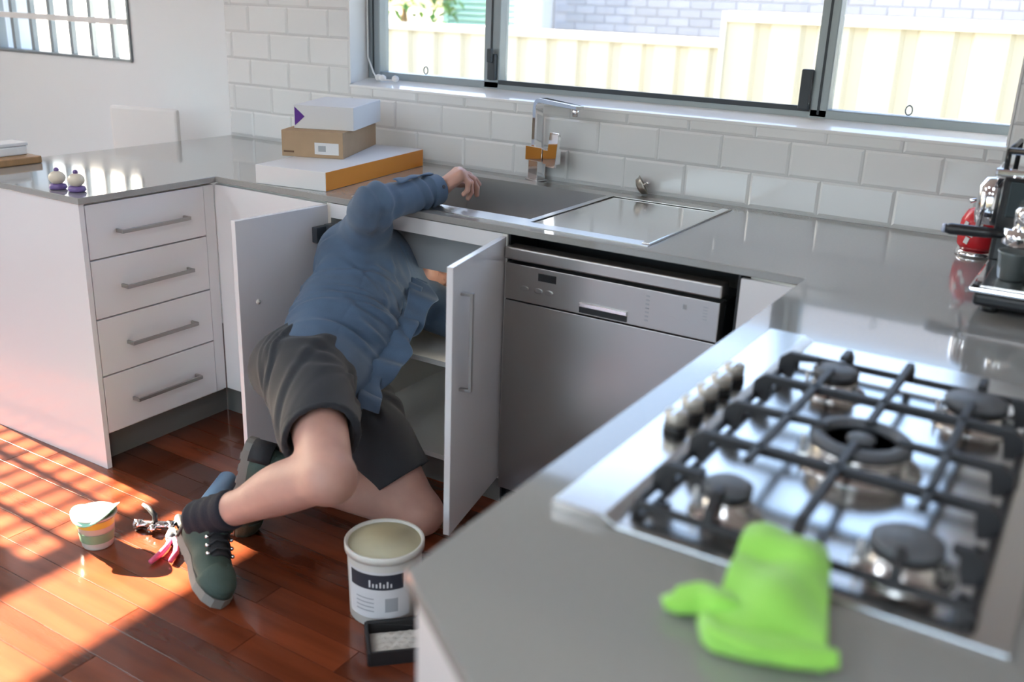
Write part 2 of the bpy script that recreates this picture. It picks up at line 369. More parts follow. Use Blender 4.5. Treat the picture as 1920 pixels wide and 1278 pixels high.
for k in range(900):
    a, b_, rr = random.random() * 6.283, random.random() * 2 - 1, .65 * random.random() ** .4
    c = Vector((-4.85 + rr * math.cos(a) * .9, 5.3 + rr * math.sin(a) * .6, 1.9 + rr * b_))
    n_ = Matrix.Rotation(random.random() * 6, 4, 'Z') @ Matrix.Rotation(random.random() * 2 - 1, 4, 'X')
    lf.add([(0, -.07, 0), (.035, 0, .01), (0, .07, 0), (-.035, 0, .01)], [(0, 1, 2, 3)], False, T(*c) @ n_)
part('foliage', lf, M_leaf, tr, docl=False, stuff=True)

# ------------------------------------------------------------------ cabinets and worktop
ZT = .90; XL, YF, XR, YB = -.99, -.757, 1.036, -1.285
wt = MB().prism([(-1.741, .003), (-1.741, YB), (XL, YB), (XL, YF), (XR, YF), (XR, -2.297), (1.201, -2.414), (1.36, -2.527), (1.80, -2.527), (1.80, .003)], .88, ZT,
    holes=[[(-.395, -.695), (.59, -.695), (.59, -.10), (-.395, -.10)]])
single('worktop', wt, M_top, 'grey stone U-shaped kitchen worktop around the sink and hob', 'worktop', bevel=.0015, seg=1)

def bar_handle(parent, p0, p1, n, m=M_handle, lab=None):
    p0, p1, n = Vector(p0), Vector(p1), Vector(n); d = (p1 - p0).normalized(); s = d.cross(n); L = (p1 - p0).length
    mb = MB(); F = frame(p0, d, n, d.cross(n))
    mb.box(0, L, .026, .034, -.006, .006, F).box(0, .008, 0, .03, -.006, .006, F).box(L - .008, L, 0, .03, -.006, .006, F)
    return part('handle', mb, m, parent, bevel=.0012, label=lab)
# left peninsula: drawer unit, end panel, filler
dc = thing('drawer_cabinet', 'white four-drawer base cabinet under the end of the left worktop', 'cabinet', (-1.3, -1.02, 0))
part('body', MB().box(-1.70, -1.02, YB + .03, YF - .0, .11, .878), M_carc, dc)
part('end_panel', MB().box(-1.70, XL - .008, YB + .004, YB + .022, .0, .879), M_cab, dc, bevel=.001)
part('kickboard', MB().box(-1.68, -1.065, YB + .03, YF + .05, .0, .108), M_kick, dc)
for (z0, z1, hz) in ((.121, .314, .212), (.319, .505, .410), (.510, .697, .601), (.702, .872, .780)):
    d_ = part('drawer', MB().box(-1.019, -1.0, -1.259, -.806, z0, z1), M_cab, dc, bevel=.0015)
    bar_handle(d_, (-1.0, -1.16, hz), (-1.0, -.892, hz), (1, 0, 0))
part('filler_strip', MB().box(-1.019, -1.003, -.803, YF - .003, .121, .872), M_cab, dc)
cc = thing('corner_cabinet', 'plain white corner base cabinet between drawers and open sink cupboard', 'cabinet', (-.75, -.4, 0))
part('body', MB().box(-1.0, -.495, YF + .018, -.02, .112, .878), M_carc, cc)
part('front_panel', MB().box(-1.0, -.493, YF, YF + .017, .12, .872), M_cab, cc, bevel=.001)
part('kickboard', MB().box(-1.06, -.49, YF + .05, YF + .07, 0, .11), M_kick, cc)
# sink cabinet with two open doors
sx0, sx1 = -.487, .193
sc_ = thing('sink_cabinet', 'white sink cupboard with both doors open in front of the man', 'cabinet', (-.15, -.4, 0))
part('carcass', MB().box(sx0, sx0 + .016, YF + .002, -.02, .108, .878).box(sx1 - .016, sx1, YF + .002, -.02, .108, .878).box(sx0, sx1, -.03, -.02, .108, .878), M_carc, sc_)
part('cabinet_floor', MB().box(sx0 + .016, sx1 - .016, YF + .004, -.03, .108, .125), M_carc, sc_)
part('shelf', MB().box(sx0 + .2, sx1 - .016, YF + .02, -.03, .418, .436), M_carc, sc_, bevel=.001)
part('front_rail', MB().box(sx0 + .016, sx1 - .016, YF + .001, YF + .019, .832, .878), M_cab, sc_)
part('grey_apron', MB().box(-.285, sx1 - .016, -.655, -.643, .695, .832), M_grey, sc_, bevel=.001)
part('side_apron', MB().box(-.47, -.288, -.655, -.643, .70, .832), M_grey, sc_, bevel=.001)
part('kickboard', MB().box(sx0, sx1, YF + .05, YF + .066, 0, .106), M_kick, sc_)
part('waste_box', MB().box(-.40, -.20, -.26, -.12, .436, .60), mat('cream plastic', (.72, .64, .36), .4), sc_, bevel=.004)
def door(hx, hy, fx, fy, flip, lab):
    d = Vector((fx - hx, fy - hy, 0)); L = d.length; d.normalize(); n = Vector((d.y, -d.x, 0)) * flip
    F = frame((hx, hy, 0), d, n, Vector((0, 0, 1)))
    p_ = part('door', MB().box(0, L, -.009, .009, .125, .876, F), M_cab, sc_, bevel=.0015, label=lab)
    return p_, F, d, n, L
pL, F, d, n, L = door(-.478, -.770, -.508, -1.127, -1, 'left door swung open, inner face to the camera')
mbx = MB()
for z in (.79, .22): mbx.box(.012, .07, .009, .032, z - .025, z + .025, F).box(-.005, .03, .02, .05, z - .012, z + .03, F)
part('hinge', mbx, M_alud, pL, bevel=.003)
mbx = MB()
for z in (.40, .62): mbx.lathe([(.008, 0), (.008, .003), (0, .003)], 10, F @ T(.29, .009, z) @ Matrix.Rotation(-math.pi / 2, 4, 'X'))
part('screw_cap', mbx, M_carc, pL)
pR, F2, d2, n2, L2 = door(.190, -.772, .272, -1.145, -1, 'right door swung open, outer face with bar handle')
P0 = Vector((.190, -.772, 0)) + d2 * (L2 - .055)
nn = n2 if n2.x > 0 else -n2
bar_handle(pR, P0 + nn * .009 + Vector((0, 0, .53)), P0 + nn * .009 + Vector((0, 0, .80)), nn)
# dishwasher
dw = thing('dishwasher', 'stainless dishwasher built in beside the open sink cupboard', 'dishwasher', (.53, -.45, 0))
part('cavity', MB().box(.207, .842, -.735, -.03, .0, .80).box(.194, .877, -.60, -.03, .0, .879).box(.194, .2, -.75, -.6, 0, .879).box(.871, .877, -.75, -.6, 0, .879), M_black, dw)
part('door', MB().box(.206, .842, -.782, -.736, .098, .697), M_steelv, dw, bevel=.002)
cp = part('control_panel', MB().box(.206, .842, -.782, -.736, .7005, .806), M_steelv, dw, bevel=.002)
part('top_strip', MB().box(.206, .845, -.790, -.736, .818, .853), M_steelv, dw, bevel=.004)
part('display', MB().box(.315, .372, -.784, -.781, .770, .792), M_black, cp, bevel=.001)
hb = MB().box(.448, .592, -.7835, -.780, .705, .722); part('handle_recess', hb, M_black, cp)
part('handle_lip', MB().box(.448, .592, -.7875, -.780, .722, .735), M_steel, cp, bevel=.002)
for bx in (.272, .318, .352):
    part('button', MB().lathe([(.013, 0), (.013, .003), (.010, .0035), (0, .0035)], 16, T(bx, -.782, .741) @ Matrix.Rotation(math.pi / 2, 4, 'X') @ Matrix.Diagonal((1, .55, 1, 1)), False), M_steelv, cp)
for k in range(3):
    part('button', MB().lathe([(.016, 0), (.016, .0003), (0, .0003)], 16, T(.715 + k * .038, -.782, .737) @ Matrix.Rotation(math.pi / 2, 4, 'X') @ Matrix.Diagonal((1, .6, 1, 1)), False), M_steelv, cp)
tk = MB()
for k in range(7): tk.box(.642, .652, -.7826, -.7818, .720 + k * .011, .724 + k * .011)
for k in range(5): tk.box(.80, .812, -.7826, -.7818, .755 + k * .008, .757 + k * .008)
tk.box(.745, .756, -.7826, -.7818, .772, .785)
part('printed_marks', tk, M_grey, cp)
part('kickboard', MB().box(.206, .842, -.70, -.69, 0, .096), M_kick, dw)
for fx in (.23, .82): part('foot', MB().lathe([(.016, 0), (.016, .01), (.008, .012), (.008, .09), (0, .09)], 12, T(fx, -.718, 0)), M_black, dw)
# right-hand run
rc_ = thing('hob_cabinet', 'white base cabinet under the hob worktop, with angled end panel', 'cabinet', (1.4, -1.6, 0))
part('body', MB().prism([(.90, -.74), (1.06, -.755), (1.06, -2.283), (1.21, -2.39), (1.37, -2.50), (1.77, -2.50), (1.77, -.03), (.90, -.03)], .11, .878), M_carc, rc_)
part('filler_panel', MB().box(.88, 1.05, YF, YF + .016, .11, .872), M_cab, rc_, bevel=.001)
part('kickboard', MB().prism([(1.11, -.8), (1.11, -2.24), (1.4, -2.45), (1.7, -2.45), (1.7, -.8)], 0, .109), M_kick, rc_)
e0, e1 = Vector((1.062, -2.310, 0)), Vector((1.36, -2.5225, 0)); dd = (e1 - e0).normalized()
part('end_panel', MB().box(0, (e1 - e0).length, -.0, .016, 0, .878, frame(e0, dd, Vector((-dd.y, dd.x, 0)), (0, 0, 1))), M_cab, rc_, bevel=.001)
for (a, b) in ((-.80, -1.40), (-1.403, -2.0), (-2.003, -2.285)): part('door', MB().box(1.042, 1.058, b, a, .12, .872), M_cab, rc_, bevel=.001)

# ------------------------------------------------------------------ sink, tap, plug
sk = thing('sink', 'stainless undermount sink with bowl and drainer in the back worktop', 'sink', (.1, -.4, .70))
bx0, bx1, by0, by1 = -.372, .192, -.632, -.138
rim = MB().prism([(-.42, -.715), (.605, -.715), (.605, -.075), (-.42, -.075)], .9002, .9022, holes=[[(bx0, by0), (bx1, by0), (bx1, by1), (bx0, by1)], [(.212, -.665), (.575, -.665), (.575, -.13), (.212, -.13)]])
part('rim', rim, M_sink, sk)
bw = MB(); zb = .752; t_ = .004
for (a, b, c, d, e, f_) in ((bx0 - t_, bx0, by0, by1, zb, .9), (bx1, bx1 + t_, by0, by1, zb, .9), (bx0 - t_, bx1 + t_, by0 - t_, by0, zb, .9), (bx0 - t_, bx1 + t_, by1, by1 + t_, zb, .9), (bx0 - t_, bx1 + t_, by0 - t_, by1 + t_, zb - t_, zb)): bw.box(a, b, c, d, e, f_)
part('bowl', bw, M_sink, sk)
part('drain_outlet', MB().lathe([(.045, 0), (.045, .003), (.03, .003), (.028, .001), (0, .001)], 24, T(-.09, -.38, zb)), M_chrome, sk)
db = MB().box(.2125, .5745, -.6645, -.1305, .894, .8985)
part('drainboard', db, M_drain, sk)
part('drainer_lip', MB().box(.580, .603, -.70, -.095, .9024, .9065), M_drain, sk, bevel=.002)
tp = thing('tap', 'square chrome mixer tap behind the sink bowl', 'tap', (-.138, -.045, .902))
Rt = T(-.138, -.045, 0) @ Rz(-.26) @ T(.138, .045, 0)
part('foot_plate', MB().box(-.167, -.107, -.072, -.018, .902, .908, Rt), M_chrome, tp, bevel=.001)
part('column', MB().box(-.160, -.114, -.066, -.024, .908, .975, Rt), M_chrome, tp, bevel=.0015)
part('valve_body', MB().box(-.175, -.092, -.068, -.022, .972, 1.022, Rt), M_chrome, tp, bevel=.0015)
part('lever_hub', MB().lathe([(.021, 0), (.021, .02), (.0, .02)], 20, Rt @ T(-.090, -.045, .994) @ Matrix.Rotation(math.pi / 2, 4, 'Y')), M_black, tp)
part('lever', MB().prism([(-.072, .962), (-.028, .962), (-.014, 1.082), (-.058, 1.082)], -.006, .006, (), Rt @ frame((.010, -.072, 0), (1, 0, 0), (0, 0, 1), (0, -1, 0))).box(-.088, -.042, -.068, -.024, .968, 1.018, Rt), M_chrome, tp, bevel=.0015)
sp = []
R_ = .035
prof = [(-.148, 1.02), (-.148, 1.155)] + [(-.148 + R_ - R_ * math.cos(a), 1.155 + R_ * math.sin(a)) for a in np.linspace(.2, math.pi / 2, 7)] + [(.085, 1.182)]
inner = [(-.132, 1.02), (-.132, 1.153)] + [(-.132 + (R_ - .014) - (R_ - .014) * math.cos(a), 1.153 + (R_ - .014) * math.sin(a)) for a in np.linspace(.2, math.pi / 2, 7)] + [(.085, 1.170)]
spd = Vector((.93, -.37, 0)).normalized(); sp0 = Vector((-.148, -.045, 0))
Fs = frame(sp0, spd, (0, 0, 1), spd.cross(Vector((0, 0, 1))))
poly = [(a + .148, b) for a, b in prof] + [(a + .148, b) for a, b in reversed(inner)]
part('spout', MB().prism(poly, -.017, .017, (), Fs), M_chrome, tp, bevel=.001)
part('aerator', MB().lathe([(.0115, 0), (.0115, .028), (0, .028)], 16, T(*(sp0 + spd * .212 + Vector((0, 0, 1.146))))), M_chrome, tp)
pg = thing('sink_strainer', 'small metal sink strainer plug propped against the wall tiles', 'strainer', (.275, -.04, .902))
Mp = T(.275, -.036, .934) @ Rz(.45) @ Matrix.Rotation(math.radians(62), 4, 'Y')
part('basket', MB().lathe([(.012, -.022), (.027, -.016), (.031, -.004), (.035, 0), (.035, .003), (.028, .003), (.024, -.01), (0, -.014)], 24, Mp), mat('dull metal', (.42, .40, .36), .35, 1), pg)
part('stem', MB().tube([(0, 0, -.014), (0, 0, .014)], .004, 8, Mp).ball((0, 0, .016), .007, 10, 6, Mp), M_chrome, pg)

# ------------------------------------------------------------------ hob
hb_ = thing('gas_hob', 'stainless five-burner gas hob with black pan supports on the worktop', 'hob', (1.36, -1.66, .90))
hx0, hx1, hy0, hy1 = 1.10, 1.622, -2.086, -1.236
part('hob_plate', MB().box(1.176, hx1, hy0, hy1, .9, .906), M_steel, hb_, bevel=.002)
part('control_strip', MB().prism([(hx0, .9), (1.19, .9), (1.19, .906), (1.172, .915), (hx0 + .004, .915), (hx0, .911)], hy0 - .0, hy1, (), frame((0, 0, 0), (1, 0, 0), (0, 0, 1), (0, -1, 0)) @ Matrix.Diagonal((1, 1, -1, 1))), M_steel, hb_, bevel=.001)
for yk in (-1.803, -1.741, -1.680, -1.620, -1.560):
    k_ = part('knob', MB().lathe([(.0165, .927), (.017, .944), (.0155, .947), (0, .947)], 24, T(1.145, yk, 0)), M_knob, hb_, bevel=0)
    part('knob_skirt', MB().lathe([(.0185, .915), (.0175, .927), (0, .927)], 20, T(1.145, yk, 0)), M_black, k_)
    part('pointer', MB().box(-.0012, .0012, -.019,   .019, .9472, .9478, T(1.145, yk, 0)), M_chrome, k_)
def burner(x, y, r, ring=False):
    b = part('burner', MB().lathe([(r + .020, .9055), (r + .016, .911), (r + .004, .914), (r + .002, .928), (r - .002, .931), (0, .931)], 36, T(x, y, 0)), M_steel, hb_)
    part('burner_shadow_ring', MB().lathe([(r + .001, .931), (r + .003, .935), (r - .004, .938), (0, .938)], 36, T(x, y, 0)), M_steel if ring else M_black, b)
    if not ring: part('burner_cap', MB().lathe([(r + .002, .938), (r + .003, .945), (r - .004, .9495), (0, .950)], 36, T(x, y, 0)), M_cap, b)
    else:
        part('burner_cap', MB().lathe([(r - .018, .938), (r + .002, .938), (r + .003, .947), (r - .003, .951), (r - .015, .951), (r - .018, .944), (r - .018, .938)], 40, T(x, y, 0)), M_cap, b)
        part('inner_cap', MB().lathe([(.019, .938), (.019, .947), (.014, .950), (0, .950)], 24, T(x, y, 0)), M_cap, b)
    part('igniter', MB().tube([(x - r - .008, y - .012, .906), (x - r - .008, y - .012, .936)], .003, 8), M_white, b)
burner(1.290, -1.480, .034); burner(1.503, -1.480, .043); burner(1.287, -1.976, .028); burner(1.500, -1.985, .038); burner(1.390, -1.735, .066, True)
gx0, gx1, gy0, gy1, gz = 1.197, 1.580, -2.045, -1.378, .957
gr = part('pan_support', MB().box(gx0, gx1, gy0 - .005, gy0 + .005, .915, .926).box(gx0, gx1, gy1 - .005, gy1 + .005, .915, .926).box(gx0 - .005, gx0 + .005, gy0, gy1, .915, .926).box(gx1 - .005, gx1 + .005, gy0, gy1, .915, .926), M_iron, hb_, bevel=.003)
for cx in (gx0, gx1):
    for cy in (gy0, gy1, -1.66): part('foot', MB().lathe([(.007, .906), (.007, .916), (0, .916)], 10, T(cx, cy, 0)), M_iron, gr)
def xbar(y, x0, x1, left=True, right=True, hw_=.0065):
    pts = []
    if left: pts += [(gx0, .915), (gx0, .935), (gx0 + .018, gz - .006)]
    pts2 = [(max(x0, gx0 + .03) if left else x0, gz), (min(x1, gx1 - .03) if right else x1, gz)]
    prof_t = ([(gx0 - .005, .918), (gx0 - .003, .945), (gx0 + .012, gz)] if left else [(x0, gz)]) + ([(gx1 - .012, gz), (gx1 + .003, .945), (gx1 + .005, .918)] if right else [(x1, gz)])
    prof_b = ([(gx1 - .020, .912), (gx1 - .026, gz - .013)] if right else [(x1, gz - .009)]) + ([(gx0 + .026, gz - .013), (gx0 + .020, .912)] if left else [(x0, gz - .009)])
    part('support_bar', MB().prism(list(reversed(prof_t + prof_b)), -hw_, hw_, (), frame((0, y, 0), (1, 0, 0), (0, 0, 1), (0, -1, 0))), M_iron, gr, bevel=.0015)
def ybar(x, y0, y1, near=False, far=False, hw_=.0058):
    top = ([(gy0 - .005, .918), (gy0 - .001, .940), (gy0 + .02, gz)] if near else [(y0, gz)]) + ([(gy1 - .02, gz), (gy1 + .001, .940), (gy1 + .005, .918)] if far else [(y1, gz)])
    bot = ([(gy1 - .01, .918), (gy1 - .026, gz - .012)] if far else [(y1, gz - .009)]) + ([(gy0 + .026, gz - .012), (gy0 + .01, .918)] if near else [(y0, gz - .009)])
    part('support_bar', MB().prism(list(reversed(top + bot)), -hw_, hw_, (), frame((x, 0, 0), (0, 1, 0), (0, 0, 1), (1, 0, 0))), M_iron, gr, bevel=.0015)
xbar(-1.865, gx0, gx1, hw_=.007); xbar(-1.600, gx0, gx1, hw_=.007)
xbar(-1.735, gx0, 1.345, True, False); xbar(-1.735, 1.437, gx1, False, True)
xbar(-1.985, gx0, 1.257, True, False); xbar(-1.985, 1.545, gx1, False, True)
xbar(-1.470, gx0, 1.26, True, False); xbar(-1.470, 1.55, gx1, False, True)
ybar(1.288, gy0, -2.005, True); ybar(1.390, gy0, -1.770, True); ybar(1.500, gy0, -2.025, True)
ybar(1.288, -1.915, -1.505); ybar(1.500, -1.915, -1.515)
ybar(1.390, -1.695, gy1, False, True); ybar(1.290, -1.440, gy1, False, True); ybar(1.503, -1.440, gy1, False, True)

# lime cloth: one folded rectangle lying over the hob edge, with a turned-up flap
def cloth():
    def ht(x, y): return .9165 if y > -2.088 else max(.9025, .9165 - (-2.088 - y) * .6)
    def sheet(A, B, C_, D, lift, seed, nu=36, nv=30, wob=.003):
        rs = np.random.RandomState(seed); ph = rs.rand(6) * 6; P = []
        for i in range(nu):
            row = []; u = i / (nu - 1)
            for j in range(nv):
                v = j / (nv - 1)
                p = [(A[k] * (1 - u) + B[k] * u) * (1 - v) + (D[k] * (1 - u) + C_[k] * u) * v for k in range(2)]
                e = math.sin(3.1 * u + ph[0]) * math.sin(2.7 * v + ph[1]) * .006
                z = ht(*p) + lift(u, v) + wob * (math.sin(9 * u + 5 * v + ph[2]) + .7 * math.sin(14 * v - 6 * u + ph[3]) + 1.4)
                row.append((p[0] + e, p[1] + e * .6, z))
            P.append(row)
        return P
    mb = MB()
    mb.grid(sheet((1.345, -2.052), (1.425, -2.060), (1.480, -2.222), (1.358, -2.232), lambda u, v: (.016 + .012 * math.sin(math.pi * u)) * (1 - .85 * v ** 4) + .008 * math.sin(math.pi * v), 1))
    return mb
def roll(path, rad, flat, seed, n=26, m=40):
    rs = np.random.RandomState(seed); ph = rs.rand(4) * 6; P = []; pts = [Vector(p) for p in path]
    for i in range(m):
        t = i / (m - 1) * (len(pts) - 1); k = min(int(t), len(pts) - 2); u = t - k
        p = pts[k].lerp(pts[k + 1], u); d = (pts[k + 1] - pts[k]).normalized(); s = d.cross(Vector((0, 0, 1))).normalized()
        rr = rad[k] * (1 - u) + rad[k + 1] * u; row = []
        for j in range(n + 1):
            a = 2 * math.pi * j / n; q = rr * (1 + .12 * math.sin(3 * a + ph[0] + i * .15) + .08 * math.sin(5 * a + ph[1] - i * .1))
            row.append(p + s * q * math.cos(a) + Vector((0, 0, 1)) * q * flat * math.sin(a))
        P.append(row)
    return MB().grid(P)
cl_ = thing('cleaning_cloth', 'crumpled lime green cleaning cloth at the near edge of the hob', 'cloth', (1.40, -2.15, .9))
part('folded_cloth', cloth(), M_lime, cl_, solid=.012, sub=1, docl=False)
a_ = roll([(1.482, -2.205, .917), (1.445, -2.222, .917), (1.41, -2.236, .918), (1.373, -2.238, .917), (1.352, -2.214, .915)], [.010, .015, .016, .015, .008], .85, 3)
part('rolled_edge', a_, M_lime, cl_, docl=False, sub=1)
a_ = roll([(1.392, -2.180, .918), (1.362, -2.190, .921), (1.338, -2.186, .919), (1.315, -2.202, .914), (1.300, -2.196, .910)], [.012, .020, .018, .015, .004], .8, 7)
part('turned_corner', a_, M_lime, cl_, docl=False, sub=1)

# ------------------------------------------------------------------ boxes
def carton(name, label, FL, FR, BR, z0, h, mats, extras):
    FL, FR, BR = Vector((*FL, 0)), Vector((*FR, 0)), Vector((*BR, 0)); u = (FR - FL); W = u.length; u.normalize(); v = Vector((-u.y, u.x, 0)); D = (BR - FR).dot(v)
    t = thing(name, label, 'box', (FL.x, FL.y, z0), math.atan2(u.y, u.x))
    part('carton', MB().box(0, W, 0, D, 0, h), mats, t, bevel=.0015)
    for nm, b, m in extras(W, D, h): part(nm, MB().box(*b), m, t)
carton('flat_box', 'large flat white box with an orange long side, lowest of the stack', (-.802, -.752), (-.530, -.712), (-.655, -.075), .9003, .062, M_cardw, lambda W, D, h: [('orange_side', (W - .001, W + .0012, .002, D - .002, .001, h - .001), M_orange)])
carton('cardboard_box', 'brown cardboard box with a white label, middle of the stack', (-.872, -.558), (-.668, -.470), (-.842, -.11), .9625, .090, M_card, lambda W, D, h: [('address_label', (W * .54, W * .93, -.0012, .001, .012, .052), M_cardw), ('label_print', (W * .6, W * .72, -.0018, .0, .022, .042), M_grey), ('printed_text', (W * .03, W * .2, -.001, .001, .014, .02), mat('dark brown print', (.16, .09, .05), .7))])
carton('small_white_box', 'small white box with a purple triangle, top of the stack', (-.872, -.494), (-.672, -.408), (-.825, -.11), 1.0527, .080, M_cardw, lambda W, D, h: [])
tr_ = [o for o in bpy.data.objects if o.name == 'small_white_box'][0]
part('purple_triangle', MB().prism([(.004, .010), (.040, .042), (.004, .074)], 0, .0012, (), frame((0, -.0002, 0), (1, 0, 0), (0, 0, 1), (0, -1, 0))), M_purple, tr_)

# ------------------------------------------------------------------ coffee corner
M_cm = mat('black appliance plastic', (.02, .022, .026), .3)
cm = thing('coffee_machine', 'black and chrome espresso machine in the right corner', 'coffee machine', (1.58, -.52, .90))
part('base', MB().prism([(1.405, -.80), (1.80, -.80), (1.80, -.24), (1.405, -.24)], .915, .945), M_cm, cm, bevel=.01)
part('foot', MB().lathe([(.018, .9), (.018, .916), (0, .916)], 16, T(1.44, -.76, 0)).lathe([(.018, .9), (.018, .916), (0, .916)], 16, T(1.44, -.28, 0)).lathe([(.018, .9), (.018, .916), (0, .916)], 16, T(1.76, -.76, 0)), M_black, cm)
part('drip_tray', MB().box(1.395, 1.80, -.81, -.50, .9455, .957), M_chrome, cm, bevel=.004)
part('tray_grille', MB().box(1.415, 1.78, -.79, -.52, .957, .9595), M_steel, cm, bevel=.001)
part('body', MB().box(1.392, 1.80, -.49, -.25, .945, 1.155), M_cm, cm, bevel=.012)
part('side_panel', MB().box(1.41, 1.78, -.496, -.489, 1.06, 1.145), mat('smoky panel', (.05, .07, .08), .15), cm, bevel=.003)
part('top_plate', MB().box(1.375, 1.80, -.52, -.24, 1.155, 1.175), M_chrome, cm, bevel=.006)
part('warming_rail', MB().tube([(1.395, -.505, 1.175), (1.395, -.505, 1.215), (1.395, -.26, 1.215), (1.395, -.26, 1.175)], .006, 8).tube([(1.395, -.505, 1.215), (1.79, -.505, 1.215)], .008, 8), M_cm, cm)
part('group_head', MB().lathe([(.035, 1.045), (.035, 1.09), (.028, 1.10), (0, 1.10)], 24, T(1.47, -.545, 0)).lathe([(.03, 1.03), (.034, 1.05), (.034, 1.12), (.02, 1.14), (0, 1.142)], 24, T(1.372, -.43, 0)), M_chrome, cm)
pf = part('portafilter', MB().lathe([(.012, 1.0), (.036, 1.012), (.036, 1.045), (0, 1.045)], 24, T(1.455, -.545, 0)), M_chrome, cm)
part('portafilter_handle', MB().tube([(1.425, -.542, 1.028), (1.38, -.540, 1.027), (1.305, -.537, 1.024), (1.292, -.537, 1.024)], [.009, .013, .014, .010], 14), M_cm, pf)
part('handle_cap', MB().tube([(1.294, -.537, 1.024), (1.286, -.537, 1.024)], [.012, .010], 14), mat('pale blue cap', (.55, .62, .8), .3), pf)
part('steam_pipe', MB().tube([(1.392, -.44, 1.13), (1.372, -.445, 1.13), (1.358, -.46, 1.10), (1.355, -.47, 1.00)], .006, 10), M_chrome, cm)
for i, (x, y_, l) in enumerate(((1.462, -.690, 'grey metal cup on the espresso machine tray, nearer its left end'), (1.535, -.735, 'grey metal cup on the espresso machine tray, beside the other and further right'))):
    c = thing('cup', l, 'cup', (x, y_, .9596), group='cups on the drip tray')
    part('cup_body', MB().lathe([(.024, .9596), (.027, .963), (.034, 1.018), (.0355, 1.022), (.0325, 1.022), (.026, .968), (0, .966)], 28, T(x, y_, 0)), mat('pewter cup', (.16, .19, .20), .3, .4), c)
    part('handle', MB().tube([(x + .032, y_ - .01, 1.012), (x + .05, y_ - .015, 1.0), (x + .048, y_ - .014, .98), (x + .03, y_ - .01, .975)], .004, 8), M_white, c)
kt = thing('red_canister', 'round red canister with white marks and chrome foot behind the espresso machine', 'canister', (1.335, -.205, .90))
M_red = mat('red enamel', (.62, .02, .03), .25)
part('foot_ring', MB().lathe([(.05, .9), (.052, .906), (.046, .916), (0, .918)], 32, T(1.335, -.205, 0)), M_chrome, kt)
part('can_body', MB().lathe([(.040, .916), (.050, .93), (.052, .96), (.048, .995), (.036, 1.02), (.016, 1.03), (0, 1.031)], 32, T(1.335, -.205, 0)), M_red, kt)
mk = MB()
for az, z in ((-2.2, .985), (-1.8, .965), (-2.0, .945), (-1.5, .985)):
    rr = .0515 if z < .98 else .0495
    mk.box(-.006, .006, -.002, .0005, -.009, .009, T(1.335 + rr * math.cos(az), -.205 + rr * math.sin(az), z) @ Rz(az + math.pi / 2) @ Matrix.Rotation(.3, 4, 'Y'))
part('white_marks', mk, M_white, kt)
part('lid_lever', MB().tube([(1.335, -.205, 1.03), (1.318, -.22, 1.05), (1.302, -.23, 1.045)], .006, 8), M_chrome, kt)

# ------------------------------------------------------------------ dining side
ch = thing('dining_chair', 'white dining chair with its back against the wall behind the peninsula', 'chair', (-1.95, -.4, 0), .31)
part('backrest', MB().box(-.165, .165, .150, .18, .52, 1.015), M_white, ch, bevel=.012)
part('seat', MB().box(-.175, .175, -.24, .178, .44, .48), M_white, ch, bevel=.01)
for (lx, ly) in ((-.155, -.22), (.155, -.22), (-.155, .16), (.155, .16)): part('leg', MB().box(lx - .015, lx + .015, ly - .015, ly + .015, 0, .44), M_white, ch, bevel=.003)
for lx in (-.14, .14): part('back_post', MB().box(lx - .014, lx + .014, .155, .175, .48, .53), M_white, ch)
bd = thing('chopping_board', 'timber chopping board on the outer edge of the peninsula, under a white slab', 'board', (-1.69, -1.12, .90))
part('board', MB().box(-1.765, -1.622, -1.28, -.982, .9003, .926), M_wood, bd, bevel=.004)
wbx = thing('white_slab', 'white lidded container lying on the timber chopping board', 'container', (-1.72, -1.12, .926))
part('container', MB().box(-1.76, -1.675, -1.27, -1.0, .9263, .958), M_white, wbx, bevel=.005)
part('lid', MB().box(-1.763, -1.672, -1.273, -.997, .958, .970), M_cardw, wbx, bevel=.003)
M_crm = mat('cream ceramic', (.70, .62, .50), .3); M_violet = mat('violet glaze', (.16, .10, .28), .3)
for i, (x, y_, l) in enumerate(((-1.158, -1.235, 'round cream and violet trinket pot near the peninsula corner, the left one'), (-1.082, -1.222, 'round cream and violet trinket pot nearest the peninsula corner, the right one'))):
    c = thing('trinket_pot', l, 'ornament', (x, y_, .9003), group='trinket pots on the peninsula')
    part('base', MB().lathe([(.022, .9003), (.027, .905), (.024, .915), (.018, .918), (0, .918)], 24, T(x, y_, 0)), M_violet, c)
    part('dome', MB().ball((x, y_, .936), (.025, .025, .021), 20, 12), M_crm, c)
    part('knob', MB().ball((x, y_, .960), .008, 12, 8), M_violet, c)
cdo = thing('blind_cord', 'white blind cord with toggles lying on the left end of the sill', 'cord', (-.95, .06, 1.19))
part('cord', MB().tube([(-1.034, .103, 2.1), (-1.032, .1, 1.5), (-1.028, .095, 1.27), (-.99, .085, 1.21), (-.96, .07, 1.192), (-.92, .06, 1.19), (-.885, .07, 1.191)], .0035, 8), M_white, cdo)
for (x, y_) in ((-.955, .072), (-.925, .060), (-.868, .07)): part('toggle', MB().ball((x, y_, 1.197), (.016, .012, .013), 12, 8), M_white, cdo)
